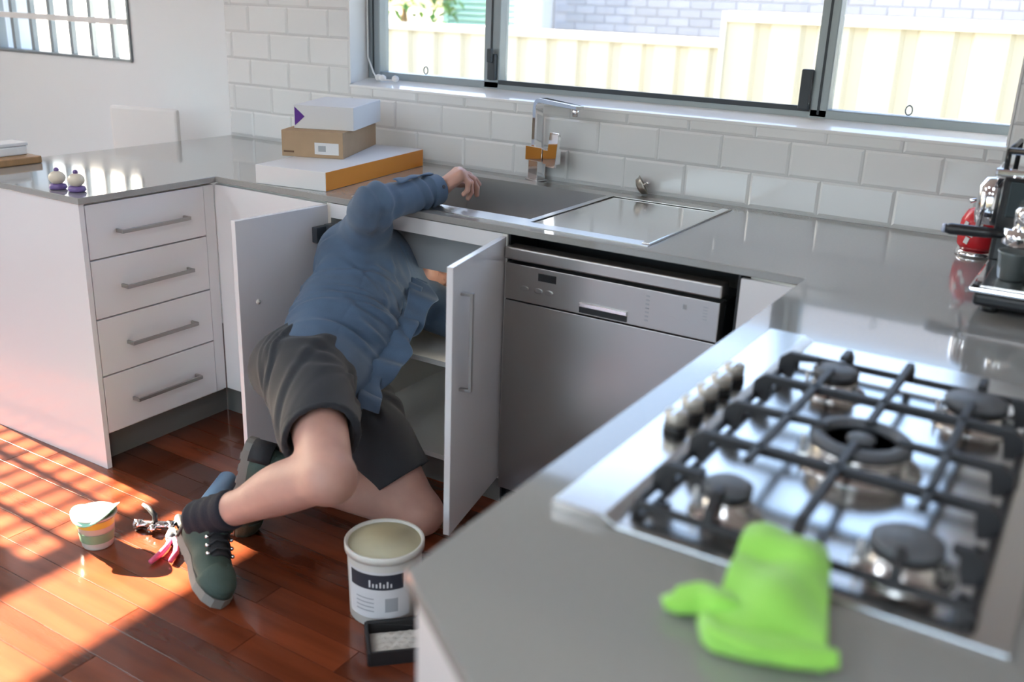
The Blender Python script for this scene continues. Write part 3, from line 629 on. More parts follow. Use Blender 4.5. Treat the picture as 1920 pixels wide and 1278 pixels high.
#PART2
# ------------------------------------------------------------------ the man (signed-distance surfaces meshed with surface nets)
def V3(*a): return np.array(a, float)
def nrm(v): v = np.asarray(v, float); return v / np.linalg.norm(v)
def caps(P, a, b, ra, rb):
    a, b = V3(*a), V3(*b); d = b - a; t = np.clip(((P - a) @ d) / (d @ d), 0, 1); return np.linalg.norm(P - a - t[:, None] * d, axis=1) - (ra + (rb - ra) * t)
def elli(P, c, R, r):
    q = (P - V3(*c)) @ np.asarray(R, float).T; r = np.asarray(r, float); k0 = np.linalg.norm(q / r, axis=1); k1 = np.linalg.norm(q / r ** 2, axis=1) + 1e-9; return k0 * (k0 - 1) / k1
def ecap(P, a, b, f, wa, da, wb, db):                            # tapered tube of elliptic section; f = depth direction
    a, b = V3(*a), V3(*b); d = b - a; L = np.linalg.norm(d); u = d / L; f = nrm(f - (f @ u) * u); s = np.cross(u, f)
    q = P - a; h = q @ u; t = np.clip(h / L, 0, 1); w_ = wa + (wb - wa) * t; dp = da + (db - da) * t; m = np.minimum(w_, dp)
    ex = h - np.clip(h, 0, L); return (np.sqrt(((q @ s) / w_) ** 2 + ((q @ f) / dp) ** 2 + (ex / m) ** 2) - 1) * m
def smin(a, b, k): h = np.clip(.5 + .5 * (b - a) / k, 0, 1); return b + (a - b) * h - k * h * (1 - h)
def union(ds, k):
    d = ds[0]
    for e in ds[1:]: d = smin(d, e, k)
    return d
def nets(fn, lo, hi, h, newton=2):
    lo = V3(*lo); n = np.ceil((V3(*hi) - lo) / h).astype(int) + 1; B = 8; nb = (n + B - 1) // B; n = nb * B
    F = np.full(n, 1.0, np.float32)
    ci = np.stack(np.meshgrid(*[np.arange(k) for k in nb], indexing='ij'), -1).reshape(-1, 3)
    cen = lo + (ci * B + (B - 1) / 2) * h; dc = fn(cen); act = np.abs(dc) < B * h * .9 + .03
    F4 = F.reshape(nb[0], B, nb[1], B, nb[2], B); ins = dc < 0
    for i, j, k in ci[ins & ~act]: F4[i, :, j, :, k, :] = -1
    loc = np.stack(np.meshgrid(*[np.arange(B)] * 3, indexing='ij'), -1).reshape(-1, 3)
    A = ci[act]
    for s in range(0, len(A), 400):
        blk = A[s:s + 400]; pts = (blk[:, None, :] * B + loc[None]).reshape(-1, 3); v = fn(lo + pts * h); F[pts[:, 0], pts[:, 1], pts[:, 2]] = v
    S = F < 0; c = S[:-1, :-1, :-1].astype(np.int8)
    tot = np.zeros([k - 1 for k in n], np.int8)
    offs = [(i, j, k) for i in (0, 1) for j in (0, 1) for k in (0, 1)]
    for i, j, k in offs: tot += S[i:n[0] - 1 + i, j:n[1] - 1 + j, k:n[2] - 1 + k]
    cell = np.argwhere((tot > 0) & (tot < 8)); idx = np.full(tot.shape, -1, np.int64); idx[cell[:, 0], cell[:, 1], cell[:, 2]] = np.arange(len(cell))
    val = {o: F[cell[:, 0] + o[0], cell[:, 1] + o[1], cell[:, 2] + o[2]] for o in offs}
    acc = np.zeros((len(cell), 3)); cnt = np.zeros(len(cell))
    for o in offs:
        for ax in range(3):
            if o[ax]: continue
            p = list(o); p[ax] = 1; p = tuple(p); a, b = val[o], val[p]; m = (a < 0) != (b < 0); t = np.where(m, a / np.where(m, a - b, 1), 0)
            q = np.tile(np.array(o, float), (len(cell), 1)); q[:, ax] = t; acc[m] += q[m]; cnt[m] += 1
    V = lo + (cell + acc / cnt[:, None]) * h
    e = h * .3
    for _ in range(newton):
        d = fn(V); g = np.stack([fn(V + np.eye(3)[k] * e) - fn(V - np.eye(3)[k] * e) for k in range(3)], 1) / (2 * e); gl = np.linalg.norm(g, axis=1) + 1e-6
        V = V - np.clip(d / gl, -h * .5, h * .5)[:, None] * (g / gl[:, None])
    faces = []
    for ax in range(3):
        u, v = (ax + 1) % 3, (ax + 2) % 3; sl0 = [slice(None)] * 3; sl1 = [slice(None)] * 3; sl0[ax] = slice(0, -1); sl1[ax] = slice(1, None)
        X = S[tuple(sl0)] != S[tuple(sl1)]; e_ = np.argwhere(X); e_ = e_[(e_[:, u] > 0) & (e_[:, v] > 0) & (e_[:, u] < n[u] - 1) & (e_[:, v] < n[v] - 1)]
        q = []
        for du, dv in ((-1, -1), (0, -1), (0, 0), (-1, 0)):
            g = e_.copy(); g[:, u] += du; g[:, v] += dv; q.append(idx[g[:, 0], g[:, 1], g[:, 2]])
        q = np.stack(q, 1); flip = ~S[e_[:, 0], e_[:, 1], e_[:, 2]]; q[flip] = q[flip][:, ::-1]; faces.append(q)
    Fq = np.concatenate(faces); Fq = Fq[(Fq >= 0).all(1)]
    return V, Fq
def disp(V, Fq, amt):                                            # move vertices along their normals
    n = np.zeros_like(V); a = np.cross(V[Fq[:, 2]] - V[Fq[:, 0]], V[Fq[:, 3]] - V[Fq[:, 1]])
    for k in range(4): np.add.at(n, Fq[:, k], a)
    n /= np.linalg.norm(n, axis=1)[:, None] + 1e-12
    return V + n * np.asarray(amt)[:, None]
def npart(name, VF, m, parent, label=None):
    V, Fq = VF; me = bpy.data.meshes.new(name); off = np.array(OFF[parent.name]) if parent else np.zeros(3)
    me.vertices.add(len(V)); me.vertices.foreach_set('co', (V - off).astype(np.float32).ravel()); me.loops.add(len(Fq) * 4); me.loops.foreach_set('vertex_index', Fq.astype(np.int32).ravel())
    me.polygons.add(len(Fq)); me.polygons.foreach_set('loop_start', (np.arange(len(Fq)) * 4).astype(np.int32)); me.update(calc_edges=True)
    me.polygons.foreach_set('use_smooth', np.ones(len(Fq), bool)); me.validate()
    me.materials.append(m); o = bpy.data.objects.new(name, me); COL.objects.link(o)
    if parent: o.parent = parent; OFF[name if False else o.name] = tuple(off)
    if label: o['label'] = label
    return o
def wob(P, s, seed):
    rs = np.random.RandomState(seed); d = np.zeros(len(P))
    for k in range(5): d += np.sin(P @ (rs.randn(3) * s) + rs.rand() * 6.28)
    return d / 5

M_skin = mat('skin', (.54, .31, .25), .5, bump=.12, bscale=160, var=.10, vscale=14, sss=.12)
M_shirt = mat('blue work shirt', (.072, .122, .20), .85, bump=.35, bscale=500, var=.15, vscale=9, sheen=.15)
M_shorts = mat('charcoal work shorts', (.020, .024, .031), .75, bump=.3, bscale=420, var=.12, vscale=10, sheen=.12)
M_sock = mat('navy sock', (.012, .014, .024), .9, bump=.5, bscale=300)
M_boot = mat('green suede boot', (.045, .075, .062), .75, bump=.3, bscale=220, var=.15, vscale=12)
M_bootd = mat('black boot panel', (.018, .018, .021), .7, bump=.2, bscale=200)
M_sole = mat('grey boot sole', (.22, .21, .19), .7, bump=.2, bscale=90)
M_hair = mat('dark hair', (.03, .025, .022), .7, bump=.8, bscale=400)
M_btn = mat('dark shirt button', (.03, .02, .02), .35)

RH, LH = V3(-.19, -1.17, .49), V3(-.20, -1.0, .41)
RK, RA = V3(.150, -1.465, .395), V3(-.262, -1.492, .165)
LK, LA = V3(.085, -1.015, .075), V3(-.265, -1.215, .165)
PE, WA, CH, NK = V3(-.215, -1.07, .455), V3(-.262, -.93, .535), V3(-.295, -.765, .650), V3(-.300, -.62, .705)
RS, RE, RW = V3(-.300, -.800, .775), V3(-.178, -.900, .930), V3(-.133, -.640, .950)
LS, LE, LW = V3(-.255, -.585, .555), V3(.015, -.545, .497), V3(.115, -.45, .615)
up = nrm(CH - WA); rv = nrm((RS - LS) - ((RS - LS) @ up) * up); fw = np.cross(up, rv)        # fw: the way the chest faces
uph = nrm(WA - PE); rh = nrm((RH - LH) - ((RH - LH) @ uph) * uph); fh = np.cross(uph, rh)
man = thing('person', 'man in blue shirt and charcoal shorts kneeling with his head inside the sink cupboard', 'person', (-.18, -1.1, 0))

# head frame
HC = V3(-.286, -.524, .612); hu = nrm((-.05, .93, -.30)); hf = nrm(np.cross(hu, rv)); hf = nrm(V3(.86, .12, .42) - (V3(.86, .12, .42) @ hu) * hu); hs = np.cross(hf, hu)
def HP(f_, u_, s_): return HC + hf * f_ + hu * u_ + hs * s_
Rh = np.stack([hf, hu, hs])
def hand_joints():
    h = nrm((.50, .74, .38)); n_ = nrm(V3(-.25, -.25, 1) - (V3(-.25, -.15, 1) @ h) * h); s = np.cross(n_, h)      # s: thumb side
    J = []
    K0 = RW + h * .086 + n_ * .020
    spec = [(.028, .045, .027, .021, .75, .30), (.009, .050, .031, .022, 1.0, .55), (-.011, .046, .029, .021, 1.25, .7), (-.029, .036, .022, .019, 1.35, .8)]
    for (so, l1, l2, l3, b1, b2) in spec:
        k = K0 + s * so - h * abs(so - .009) * .25; a = b1; p = [k]
        for L, db in ((l1, b2), (l2, b2 * .8), (l3, 0)):
            d = h * math.cos(a) - n_ * math.sin(a) + s * so * 3; d = d / np.linalg.norm(d); p.append(p[-1] + d * L); a += db
        J.append(p)
    t0 = RW + h * .03 + s * .026; t1 = t0 + nrm(h * .6 + s * .65 - n_ * .35) * .042; t2 = t1 + nrm(h * .85 + s * .2 - n_ * .5) * .033; t3 = t2 + nrm(h * .9 - s * .1 - n_ * .55) * .026
    return h, n_, s, K0, J, [t0, t1, t2, t3]
hh, hn, hsd, K0, FJ, TJ = hand_joints()
def f_hand(P):
    D = [caps(P, RW - hh * .05, RW, .028, .027)]
    Rm = np.stack([hh, hsd, hn])
    D.append(elli(P, RW + hh * .05 + hn * .006, Rm, (.055, .040, .019)))
    for k, p in enumerate(FJ): D.append(caps(P, RW + hh * .02 + hsd * (.018 - k * .013), p[0], .014, .0115))
    d = union(D, .016)
    for k, p in enumerate(FJ):
        r = (.0098, .0102, .0096, .0086)[k]
        fd = union([caps(P, p[0], p[1], r * 1.12, r), caps(P, p[1], p[2], r * 1.03, r * .92), caps(P, p[2], p[3], r * .92, r * .80), elli(P, p[1], np.eye(3), (r * 1.12,) * 3)], .003)
        d = smin(d, fd, .006)
    td = union([caps(P, TJ[0], TJ[1], .017, .0125), caps(P, TJ[1], TJ[2], .0115, .0108), caps(P, TJ[2], TJ[3], .0108, .0085)], .005)
    d = smin(d, td, .010)
    for k in range(4): d = d + 0 * d
    return d
def leg(P, H, K, A, kd):
    ax = nrm(A - K); cd_ = nrm(-kd - (-kd @ ax) * ax)
    D = [caps(P, H, K, .090, .061), caps(P, K, A, .058, .043), elli(P, K + kd * .012, np.eye(3), (.052, .052, .052)), elli(P, K + (A - K) * .34 + cd_ * .024, np.stack([ax, cd_, np.cross(ax, cd_)]), (.155, .062, .062)),
         caps(P, A, A + ax * .06, .036, .036)]
    return union(D, .03)
kR = nrm(nrm(RK - RH) + nrm(RK - RA)); kL = nrm(nrm(LK - LH) + nrm(LK - LA))
def f_body(P):
    D = [ecap(P, PE, WA, fh, .155, .105, .140, .095), ecap(P, WA, CH, fw, .140, .098, .160, .105), caps(P, RS, LS, .062, .062), caps(P, NK - up * .03, HC, .056, .052)]
    d = union(D, .05)
    d = smin(d, leg(P, RH, RK, RA, kR), .03); d = smin(d, leg(P, LH, LK, LA, kL), .02)
    arm = union([caps(P, RS, RE, .05, .040), caps(P, RE, RW, .042, .027)], .02); d = smin(d, arm, .02)
    arm = union([caps(P, LS, LE, .05, .040), caps(P, LE, LW, .040, .027), elli(P, LW + nrm(LW - LE) * .06, np.eye(3), (.04, .035, .045))], .02); d = smin(d, arm, .02)
    hd = union([elli(P, HP(-.012, .03, 0), Rh, (.092, .098, .074)), elli(P, HP(.035, -.045, 0), Rh, (.055, .065, .054)), elli(P, HP(.075, -.088, 0), np.eye(3), (.020, .018, .024))], .035)
    hd = smin(hd, caps(P, HP(.085, .015, 0), HP(.108, -.025, 0), .010, .015), .012)                                   # nose
    hd = smin(hd, caps(P, HP(.084, .025, -.035), HP(.084, .025, .035), .010, .010), .018)                              # brow
    hd = smin(hd, caps(P, HP(.086, -.055, -.016), HP(.086, -.055, .016), .008, .008), .006); hd = smin(hd, caps(P, HP(.082, -.069, -.014), HP(.082, -.069, .014), .008, .008), .006)
    hd = np.maximum(hd, -caps(P, HP(.098, -.062, -.018), HP(.098, -.062, .018), .0035, .0035))                         # mouth line
    for sg in (-1, 1):
        hd = np.maximum(hd, -elli(P, HP(.092, .004, sg * .032), np.eye(3), (.013,) * 3)); hd = np.minimum(hd, elli(P, HP(.074, .004, sg * .031), np.eye(3), (.012,) * 3))
        hd = smin(hd, elli(P, HP(-.012, -.008, sg * .074), Rh, (.020, .032, .009)), .006)
    d = smin(d, hd, .02)
    return d
def f_all(P):
    return smin(f_body(P), f_hand(P), .006)
vb, fb = nets(f_body, (-.48, -1.66, .0), (.30, -.28, 1.06), .0085)
# one body, with the hand meshed finer; the two grids join inside the cuff
cutp = RW - hh * .022
keep = ((vb - cutp) @ hh < 0) | (np.linalg.norm(vb - RW, axis=1) > .09)
kf = keep[fb].all(1); fb = fb[kf]
vh, fh_ = nets(f_hand, RW - .09, RW + V3(.16, .18, .08), .003)
VB = np.concatenate([vb, vh]); FB = np.concatenate([fb, fh_ + len(vb)])
used = np.zeros(len(VB), bool); used[FB.ravel()] = True; rm = np.cumsum(used) - 1
body = npart('body', (VB[used], rm[FB]), M_skin, man)
def f_hair(P):
    d = elli(P, HP(-.020, .038, 0), Rh, (.096, .100, .080)); return np.maximum(d + .004 * wob(P, 120, 3), ((P - HP(.050, .03, 0)) @ hf))
npart('hair', nets(lambda P: np.maximum(f_hair(P), -((P - HP(0, -.065, 0)) @ hu)), HC - .16, HC + .16, .006), M_hair, man)
# nails
nm = MB()
for p in FJ:
    d = Vector(p[3] - p[2]).normalized(); n0 = Vector(hn); n0 = (n0 - d * n0.dot(d)).normalized()
    nm = MB().ball((0, 0, 0), (.0055, .0045, .0015), 10, 6, frame(Vector(p[3]) + n0 * .0066 - d * .0015, d, n0.cross(d) * -1, n0))
    part('fingernail', nm, mat('nail', (.62, .40, .34), .3) if 'nail' not in bpy.data.materials else bpy.data.materials['nail'], body, docl=False)

# ---- shirt
def shirt_raw(P):
    D = [ecap(P, PE + uph * -.02, WA, fh, .192, .142, .182, .128), ecap(P, WA, CH, fw, .180, .128, .192, .126), ecap(P, CH, CH + up * .11, fw, .186, .118, .13, .085)]
    d = union(D, .05)
    d = smin(d, elli(P, WA + (CH - WA) * .2 + fw * .05, np.stack([up, fw, rv]), (.16, .115, .15)), .05)
    d = smin(d, caps(P, RS - nrm(RS - LS) * .05, LS + nrm(RS - LS) * .03, .088, .076), .05)
    d = smin(d, elli(P, RS - fw * .03 - up * .04, np.eye(3), (.10, .10, .10)), .04)
    return d
def slv(P, S, E, W, e0, r=(.086, .060, .057, .046)):
    return smin(caps(P, S, E, r[0], r[1]), caps(P, E, W - nrm(W - E) * e0, r[2], r[3]), .022)
CUFF = RW - nrm(RW - RE) * .012
def f_shirt(P):
    d = shirt_raw(P)
    q = P - PE; s = q @ uph; side = q @ rh; frt = q @ fh                         # hem: longer at the front and the near side
    hem = -.080 - .05 * np.clip(frt / .12, -.6, 1) + .018 * np.sin(side * 18 + 1) + .012 * np.sin(frt * 23)
    d = np.maximum(d, hem - s)
    r = slv(P, RS, RE, RW, .035); fa = nrm(RW - RE)
    d = smin(d, r, .035)
    l = slv(P, LS, LE, LW, .05, (.082, .072, .066, .050)); d = smin(d, l, .03)
    nk = caps(P, NK, NK + nrm(HC - NK) * .12, .060, .056); d = np.maximum(d, -nk)
    return d
vs_, fs_ = nets(f_shirt, (-.56, -1.30, .30), (.24, -.28, 1.09), .0052)
q = vs_ - PE; s_ = q @ nrm(CH - PE); sd = (vs_ - CH) @ rv; ff = (vs_ - CH) @ fw
armd = caps(vs_, RS, RE, .085, .075) ; arm2 = caps(vs_, RE, RW, .07, .05); arm = np.minimum(armd, arm2)
tor = np.clip(arm / .03, 0, 1)
bend = s_ + .22 * sd ** 2 * 4 - .25 * ff + .012 * np.sin(sd * 16 + 1.0) + .015 * wob(vs_, 12, 2)
ph = bend * 2 * math.pi / .043
fold = (np.abs(np.sin(ph * .5 + .6 * wob(vs_, 9, 5))) ** .8 - .6) * (.35 + .65 * np.clip(wob(vs_, 11, 8) * 1.6 + .5, 0, 1))
amt = .0028 * wob(vs_, 26, 4) + tor * .0012 * wob(vs_, 80, 21)
rf = np.random.RandomState(17)
def fold_set(u, v, n, u0, u1, v0, v1, A, W, Lm, slope):             # n separate soft creases at random places
    d = np.zeros(len(u))
    for k in range(n):
        a0, c0, L0, w0, sl0, A0 = rf.uniform(u0, u1), rf.uniform(v0, v1), rf.uniform(*Lm), rf.uniform(*W), rf.uniform(*slope), rf.uniform(*A)
        x = (u - a0 - sl0 * (v - c0)) / w0; e = np.exp(-((v - c0) / L0) ** 2)
        d += A0 * e * (np.exp(-x ** 2) - .75 * np.exp(-(x - 1.5) ** 2 * 1.6))
    return d
amt += tor * fold_set(bend, sd, 34, -.02, .34, -.15, .16, (.004, .0085), (.007, .012), (.04, .11), (-.15, .15))
amt += tor * fold_set(bend, sd, 10, .10, .42, .02, .18, (.003, .006), (.008, .013), (.04, .08), (.5, 1.1))
# sleeve folds: rings bunched at the elbow and the cuff
ua = (vs_ - RS) @ nrm(RE - RS) / np.linalg.norm(RE - RS); ub = (vs_ - RE) @ nrm(RW - RE) / np.linalg.norm(RW - RE)
on2 = (1 - np.clip(arm2 / .02, 0, 1)) * (ub > -.1); on1 = (1 - np.clip(armd / .02, 0, 1))
amt += on2 * (.0030 * np.sin(ub * 40 + 4 * wob(vs_, 20, 6)) * np.exp(-((ub - .72) / .16) ** 2) * 1.6 + .0055 * np.sin(ub * 30 + 3 * wob(vs_, 18, 7)) * np.exp(-(ub / .22) ** 2))
amt += on1 * (.0042 * np.sin(ua * 17 + 4 * wob(vs_, 12, 9)) * np.clip(ua + .2, 0, 1))
# yoke and side seams pressed in
for c0, sg in ((.045, 1),):
    amt -= tor * .0028 * np.exp(-(((vs_ - CH) @ up - c0 - .25 * np.abs(sd)) / .0045) ** 2) * (ff < 0)
amt -= tor * .0022 * np.exp(-((sd - .128 - .05 * ff) / .004) ** 2)
vs_ = disp(vs_, fs_, amt)
shirt = npart('shirt', (vs_, fs_), M_shirt, man)
# cuff, its button and the sleeve placket
fa = nrm(RW - RE); c0 = RE + (RW - RE) * .80
def f_cuff(P):
    d = caps(P, c0, RW - fa * .006, .0515, .0465) + .0012 * wob(P, 60, 3); q = (P - RW) @ fa
    d = np.maximum(d, q + .004); d = np.maximum(d, -((P - c0) @ fa)); return np.maximum(d, -caps(P, RW - fa * .06, RW + fa * .04, .039, .041))
npart('cuff', nets(f_cuff, RW - .12, RW + .09, .004), M_shirt, shirt)
nb_ = nrm(V3(.75, -.35, .3) - (V3(.75, -.35, .3) @ fa) * fa)
bc = RW - fa * .022 + nb_ * .048
part('button', MB().lathe([(.0055, 0), (.006, .0015), (.005, .003), (.003, .002), (0, .002)], 14, frame(bc, nrm(np.cross(fa, nb_)), fa, nb_)), M_btn, shirt)
nt_ = nrm(V3(.15, -.35, 1) - (V3(.15, -.35, 1) @ fa) * fa)
P_ = []
for i in range(24):
    t = i / 23; c = RE + (RW - RE) * (.30 + .62 * t); r = (.066 - .018 * (.30 + .62 * t)); row = []
    for j in range(5):
        a = (-.16 + .11 * j) - .45 * t + .05 * math.sin(t * 9); sdv = np.cross(fa, nt_); row.append(tuple(c + (nt_ * math.cos(a) + sdv * math.sin(a)) * (r + .0035 + .002 * math.sin(t * 14 + j))))
    P_.append(row)
part('sleeve_placket', MB().grid(P_), M_shirt, shirt, solid=.003, docl=False)
# front opening: button strip standing off the chest, with a loose second edge
def ribbon(t0, t1, off, wid, amp, seed, n=60, m=7):
    rs = np.random.RandomState(seed); ph_ = rs.rand(3) * 6; P = []
    for i in range(n):
        t = t0 + (t1 - t0) * i / (n - 1); c = PE * (1 - t) + NK * t; c = PE + (WA - PE) * min(t / .35, 1) if t < .35 else (WA + (CH - WA) * min((t - .35) / .35, 1) if t < .7 else CH + (NK - CH) * (t - .7) / .3)
        w_ = fw * min(max((t - .2) / .3, 0), 1) + fh * (1 - min(max((t - .2) / .3, 0), 1)); w_ = nrm(w_)
        r0 = (.150 - .06 * max(0, t - .7) / .3 + .045 * math.exp(-((t - .45) / .2) ** 2)) + off; row = []
        for j in range(m):
            v = j / (m - 1); a = amp * (.3 + v) * math.sin(t * 26 + ph_[0]) + .5 * amp * math.sin(t * 47 + ph_[1] + v)
            row.append(tuple(c + w_ * (r0 - wid * .35 + v * wid * (.8 + .35 * math.sin(t * 13 + ph_[2]) + .15 * math.sin(t * 31))) - rv * (.012 + .05 * v * wid / .04 * .6) + rv * a + w_ * a * .5))
        P.append(row)
    return MB().grid(P)
part('button_strip', ribbon(-.16, .80, -.012, .050, .006, 2), M_shirt, shirt, solid=.0035, sub=1, docl=False)
part('under_strip', ribbon(-.24, .76, .006, .065, .009, 4), M_shirt, shirt, solid=.003, sub=1, docl=False)
# collar
cn = nrm(HC - NK); cb = NK + cn * .035; P_ = []
c1 = nrm(fw - (fw @ cn) * cn); c2 = np.cross(cn, c1)
for i in range(40):
    a = .25 + (2 * math.pi - .5) * i / 39; d0 = c1 * math.cos(a) + c2 * math.sin(a); row = []
    for j in range(6):
        v = j / 5; row.append(tuple(cb + d0 * (.068 + .010 * v + .002 * math.sin(7 * a)) + cn * (.022 - .045 * abs(v - .35) * 1.2)))
    P_.append(row)
part('collar', MB().grid(P_), M_shirt, shirt, solid=.004, sub=1, docl=False)

# ---- shorts
hemR = RH + (RK - RH) * .66; hemL = LH + (LK - LH) * .74
dR, dL = nrm(RK - RH), nrm(LK - LH)
def f_shorts(P):
    d = union([ecap(P, PE - uph * .035, PE + uph * .085, fh, .178, .130, .166, .120), elli(P, PE - fh * .075 - uph * .035 + rh * .075, np.eye(3), (.112, .112, .112)), elli(P, PE - fh * .075 - uph * .035 - rh * .085, np.eye(3), (.108, .108, .108))], .05)
    r = caps(P, RH, RK - dR * .02, .118, .094); r = smin(r, caps(P, RH - fh * .03, hemR - kR * .05 - dR * .01, .11, .070), .03)
    r = np.maximum(r, (P - hemR) @ nrm(dR + .36 * kR) - .004 * np.sin(P @ np.cross(dR, kR) * 30))
    r = np.maximum(r, -np.maximum(caps(P, RH + dR * .16, RK + dR * .1, .0855, .0855), -((P - hemR) @ dR + .07)))
    l = caps(P, LH, LK, .112, .090); l = np.maximum(l, (P - hemL) @ dL - .004 * np.sin(P @ kL * 30)); l = np.maximum(l, -np.maximum(caps(P, LH + dL * .16, LK + dL * .1, .081, .081), -((P - hemL) @ dL + .06)))
    d = smin(d, r, .035); d = smin(d, l, .035)
    q = P - PE; d = np.maximum(d, q @ uph - .075 - .02 * (q @ fh) / .1)
    return d
v2, f2 = nets(f_shorts, (-.52, -1.52, .02), (.20, -.80, .66), .0065)
tr_ = (v2 - RH) @ dR; tl_ = (v2 - LH) @ dL
a2 = .0042 * wob(v2, 24, 11)
rad = np.exp(-((v2 - (PE + fh * .10 + rh * .03)) ** 2).sum(1) / .035)
dist = np.linalg.norm(v2 - (PE + fh * .12 - uph * .04), axis=1)
cx0 = PE + fh * .13 - uph * .03; dv = v2 - cx0; an = np.arctan2(dv @ uph, dv @ rh); rr_ = np.linalg.norm(dv, axis=1)
a2 += fold_set(an, rr_, 16, -3.1, 3.1, .08, .22, (.004, .008), (.07, .13), (.04, .08), (-1.2, 1.2))
a2 += fold_set(v2 @ nrm(dR + uph * .8), v2 @ rh, 14, (RH @ nrm(dR + uph * .8)) - .12, (RH @ nrm(dR + uph * .8)) + .16, (PE @ rh) - .05, (PE @ rh) + .25, (.003, .006), (.008, .014), (.05, .10), (-.4, .4))
sR = (v2 - RH) @ np.cross(dR, kR)
a2 -= .0035 * np.exp(-((sR + .085) / .0035) ** 2) * (tr_ > -.05) * (np.linalg.norm(v2 - (RH + RK) / 2, axis=1) < .28)
hemd = np.abs((v2 - hemR) @ dR + .020); a2 -= .0012 * np.exp(-(hemd / .0025) ** 2) * (np.linalg.norm(v2 - hemR, axis=1) < .17)
v2 = disp(v2, f2, a2)
shorts = npart('shorts', (v2, f2), M_shorts, man)
pk = MB()
P_ = []
for i in range(14):
    t = i / 13; row = []
    for j in range(10):
        a = -.2 + 1.0 * j / 9; c = RH + dR * (-.02 + .10 * t) - fh * .02; d0 = np.cross(dR, kR) * -math.cos(a) + kR * math.sin(a)
        row.append(tuple(c + d0 * (.124 - .010 * t + .003 * math.sin(j * 1.7 + i * .5))))
    P_.append(row)
part('side_pocket', MB().grid(P_), M_shorts, shorts, solid=.004, docl=False)

# ---- socks and boots
def sock(A, K, lab):
    ax = nrm(K - A); mb = MB(); n = 14
    mb.tube([Vector(A + ax * (-.05 + .155 * i / (n - 1))) for i in range(n)], [.0525 + .0025 * math.sin(i * 1.9) + (.003 if i == n - 2 else 0) for i in range(n)], 20)
    return part('sock', mb, M_sock, man)
def boot(heel, toe, upv, lab, shaft):
    x = nrm(toe - heel); z = nrm(upv - (upv @ x) * x); y_ = np.cross(z, x); R_ = np.stack([x, y_, z]); L = .305; O = np.asarray(heel)
    def G(a, b, c): return O + x * a + y_ * b + z * c
    sh = nrm(shaft - G(.075, 0, .10))
    def upper(P):
        d = union([ecap(P, G(.055, 0, .058), G(.17, 0, .052), z, .040, .046, .046, .040), elli(P, G(.232, -.004, .048), R_, (.075, .050, .036)), caps(P, G(.07, 0, .07), G(.075, 0, .10) + sh * .045, .046, .050)], .035)
        d = np.maximum(d, -((P - G(0, 0, .020)) @ z)); return np.maximum(d, -caps(P, G(.075, 0, .10) + sh * .02, G(.075, 0, .10) + sh * .2, .040, .042))
    b = npart('boot', nets(upper, O - .40, O + .40, .006), M_boot, man, lab)
    out = [(-.005, .0), (.0, .030), (.03, .040), (.09, .036), (.15, .040), (.21, .052), (.255, .050), (.29, .034), (.307, .006), (.303, -.022), (.28, -.042), (.235, -.053), (.19, -.048), (.13, -.036), (.06, -.036), (.02, -.034), (.0, -.022)]
    out = list(reversed(out))
    F = frame(O, x, y_, z)
    part('sole', MB().prism(out, 0, .026, (), F), M_sole, b, bevel=.005, label='pale grey boot sole')
    for k in range(7): part('tread_lug', MB().box(.03 + k * .038, .05 + k * .038, -.034, .034, -.004, .001, F), M_sole, b)
    P_ = []
    for i in range(16):
        t = i / 15; row = []
        for j in range(7):
            v = (j / 6 - .5); cx = .205 - .125 * t; cz = .087 + .075 * t ** 1.3
            pp = G(cx, v * .058, cz + .006 - .10 * v * v * .6); pp = pp if t < .75 else pp + sh * (t - .75) * .12; row.append(tuple(pp))
        P_.append(row)
    part('tongue', MB().grid(P_), M_bootd, b, solid=.007, docl=False, sub=1)
    for k in range(5):
        t = .08 + k * .17; cx = .205 - .125 * t; cz = .087 + .075 * t ** 1.3
        part('lace', MB().tube([G(cx, -.034, cz - .006), G(cx - .004, -.018, cz + .014), G(cx, 0, cz + .018), G(cx - .004, .018, cz + .014), G(cx, .034, cz - .006)], .0032, 8), M_bootd, b)
        for sg in (-1, 1): part('eyelet', MB().ball(tuple(G(cx, sg * .036, cz - .004)), .0062, 10, 6), M_chrome, b)
    part('toe_cap', MB().grid([[tuple(G(.232 + .073 * math.cos(a) * math.cos(e), -.004 + .052 * math.sin(a) * math.cos(e), .030 + .060 * math.sin(e))) for a in np.linspace(-1.5, 1.5, 18)] for e in np.linspace(0, 1.35, 9)]), M_boot, b, solid=.004, docl=False)
    part('heel_counter', MB().grid([[tuple(G(.048 + .052 * math.cos(a), .046 * math.sin(a), zz)) for a in np.linspace(math.pi - 1.5, math.pi + 1.5, 14)] for zz in (.022, .05, .085)]), M_bootd, b, solid=.004, docl=False)
    return b, G
sock(RA, RK, ''); sock(LA, LK, '')
bR, GR = boot(V3(-.375, -1.485, .065), V3(-.098, -1.618, .004), V3(.50, .28, .85), 'green suede work boot planted on its toe', RK)
part('tongue_label', MB().box(-.012, .012, -.012, .012, 0, .002, frame(GR(.135, .018, .150), GR(1, 0, 0) - GR(0, 0, 0), GR(0, 1, 0) - GR(0, 0, 0), GR(0, 0, 1) - GR(0, 0, 0))), M_orange, bR)
bL, GL = boot(V3(-.345, -1.265, .285), V3(-.385, -1.315, .012), V3(.85, .45, .0), 'green suede work boot resting on its toe behind the other', LK)

